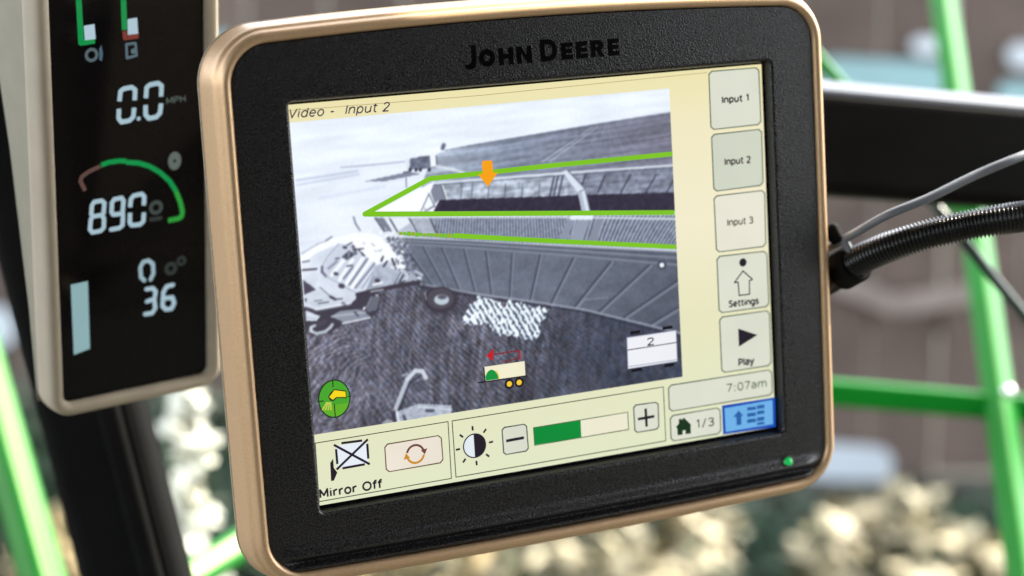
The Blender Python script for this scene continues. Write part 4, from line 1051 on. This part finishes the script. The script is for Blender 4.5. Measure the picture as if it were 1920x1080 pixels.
# ================================================================== PLANTS
def leaf_crown(name, blobs, nleaf, size, m, parent, seed):
    """many single leaves: a bent four-sided blade each, gathered in loose clumps"""
    rg = random.Random(seed); V = []; Fc = []
    for _ in range(nleaf):
        c, r = rg.choice(blobs)
        while True:
            v_ = Vector((rg.uniform(-1, 1), rg.uniform(-1, 1), rg.uniform(-1, 1)))
            if v_.length < 1: break
        q = Vector(c) + v_ * r
        if q.z < .01: q.z = .01 + rg.random() * .03
        t = Vector((rg.gauss(0, 1), rg.gauss(0, 1), rg.gauss(0, .6))).normalized()
        u = t.cross(Vector((rg.gauss(0, .5), rg.gauss(0, .5), 1))).normalized(); nn = t.cross(u)
        s_ = size * rg.uniform(.6, 1.3); k = len(V)
        q = q - t * s_ * .5; V += [q, q + t * s_ * .5 + u * s_ * .3 + nn * s_ * .08, q + t * s_ - nn * s_ * .05, q + t * s_ * .5 - u * s_ * .3 + nn * s_ * .08]
        Fc += [[k, k + 1, k + 2], [k, k + 2, k + 3]]
    ob = mesh_obj(name, V, Fc, m, parent, world=True)
    ob['kind'] = 'stuff'
    return ob
def shrub(name, label, cat, base, blobs, nleaf, size, m, seed, group=None, inner=0):
    t = thing(name, label, cat, Matrix.Translation(base), group)
    bb = [(Vector(base) + Vector(c), r) for c, r in blobs]
    leaf_crown('crown', bb, nleaf, size, m, t, seed)
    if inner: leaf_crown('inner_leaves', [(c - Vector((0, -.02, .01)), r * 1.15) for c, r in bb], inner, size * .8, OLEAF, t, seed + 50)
    for c, r in bb:
        tube('stem', catmull([Vector(base), Vector(base).lerp(c, .5) + Vector((.02, 0, .03)), c], 4), lambda i, t_: .007 * (1 - t_ * .7), BARK, t, seg=6)
    return t
def at(px, py, d):
    return wpt(px, py, d)
def place(px, d): 
    q = wpt(px, 540, d); return (q.x, q.y, 0)
def rel(base, lst):
    out = []
    for px, py, d, r in lst:
        q = wpt(px, py, d); out.append(((q.x - base[0], q.y - base[1], q.z), r))
    return out
G1 = 'cream leaved shrubs below the fence'
def cream(label, px, d, lst, n, seed, size=.075, m=CLEAF, name='cream_shrub'):
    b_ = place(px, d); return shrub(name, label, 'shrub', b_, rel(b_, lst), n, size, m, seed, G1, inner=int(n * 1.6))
cream('cream leaved shrub under the middle of the monitor, widest of the pale shrubs', 1080, 3.5, [(1000, 1075, 3.5, .07), (1120, 1030, 3.4, .08), (1280, 975, 3.5, .05), (1210, 1060, 3.5, .09), (1330, 1010, 3.5, .06), (1060, 1130, 3.4, .12), (1250, 1130, 3.4, .12)], 250, 1)
cream('cream leaved shrub at the lower right with two rounded heads, next to the upright rail', 1680, 3.5, [(1610, 965, 3.5, .045), (1700, 960, 3.5, .055), (1660, 1010, 3.5, .06), (1550, 1030, 3.4, .055), (1580, 1090, 3.4, .07), (1740, 1085, 3.4, .06)], 80, 2)
cream('small cream leaved shrub partly behind the foot of the upright rail', 1830, 3.5, [(1810, 1025, 3.5, .04), (1850, 1060, 3.5, .05), (1960, 1010, 3.6, .06)], 36, 3)
cream('brownish dry shrub under the lower left part of the monitor', 760, 3.6, [(640, 1100, 3.6, .09), (760, 1085, 3.6, .09), (880, 1070, 3.6, .08), (820, 1140, 3.5, .1)], 260, 4, m=TLEAF, name='dry_shrub')
cream('low tan dry shrub between the left green rail and the black post', 130, 3.4, [(120, 1010, 3.4, .06), (165, 1060, 3.4, .07), (90, 1080, 3.3, .08)], 220, 5, size=.035, m=TLEAF, name='dry_shrub')
G2 = 'dark green shrubs along the fence foot'
def dark(label, px, d, lst, n, seed):
    b_ = place(px, d); return shrub('dark_shrub', label, 'shrub', b_, rel(b_, lst), n, .06, DLEAF, seed, G2)
dark('dark green shrub behind the left green rail', 60, 4.6, [(-40, 860, 4.6, .2), (120, 830, 4.6, .17), (220, 900, 4.6, .2), (40, 960, 4.5, .22)], 1100, 11)
dark('dark green shrub between the black post and the monitor', 430, 4.6, [(360, 880, 4.6, .2), (460, 860, 4.6, .18), (560, 930, 4.6, .22), (420, 1000, 4.5, .22)], 1100, 12)
dark('dark green shrub below the lower right corner of the monitor', 1400, 4.7, [(1250, 1010, 4.7, .13), (1380, 1000, 4.7, .12), (1500, 1010, 4.7, .12), (1420, 1070, 4.6, .14)], 900, 13)
dark('dark green shrub at the foot of the fence on the right', 1760, 4.7, [(1620, 1030, 4.7, .12), (1760, 1010, 4.7, .12), (1880, 1010, 4.7, .12)], 700, 14)
b_ = place(350, 1.9)
lv = rel(b_, [(350, 740, 1.9, .015), (345, 790, 1.9, .02), (368, 835, 1.9, .02), (360, 880, 1.9, .022), (345, 930, 1.9, .014), (370, 970, 1.9, .016), (372, 1040, 1.9, .016), (385, 1090, 1.9, .02)])
shrub('pale_leaf_plant', 'tall plant with sunlit whitish leaves right of the black post', 'plant', b_, lv, 170, .030, WLEAF, 21)
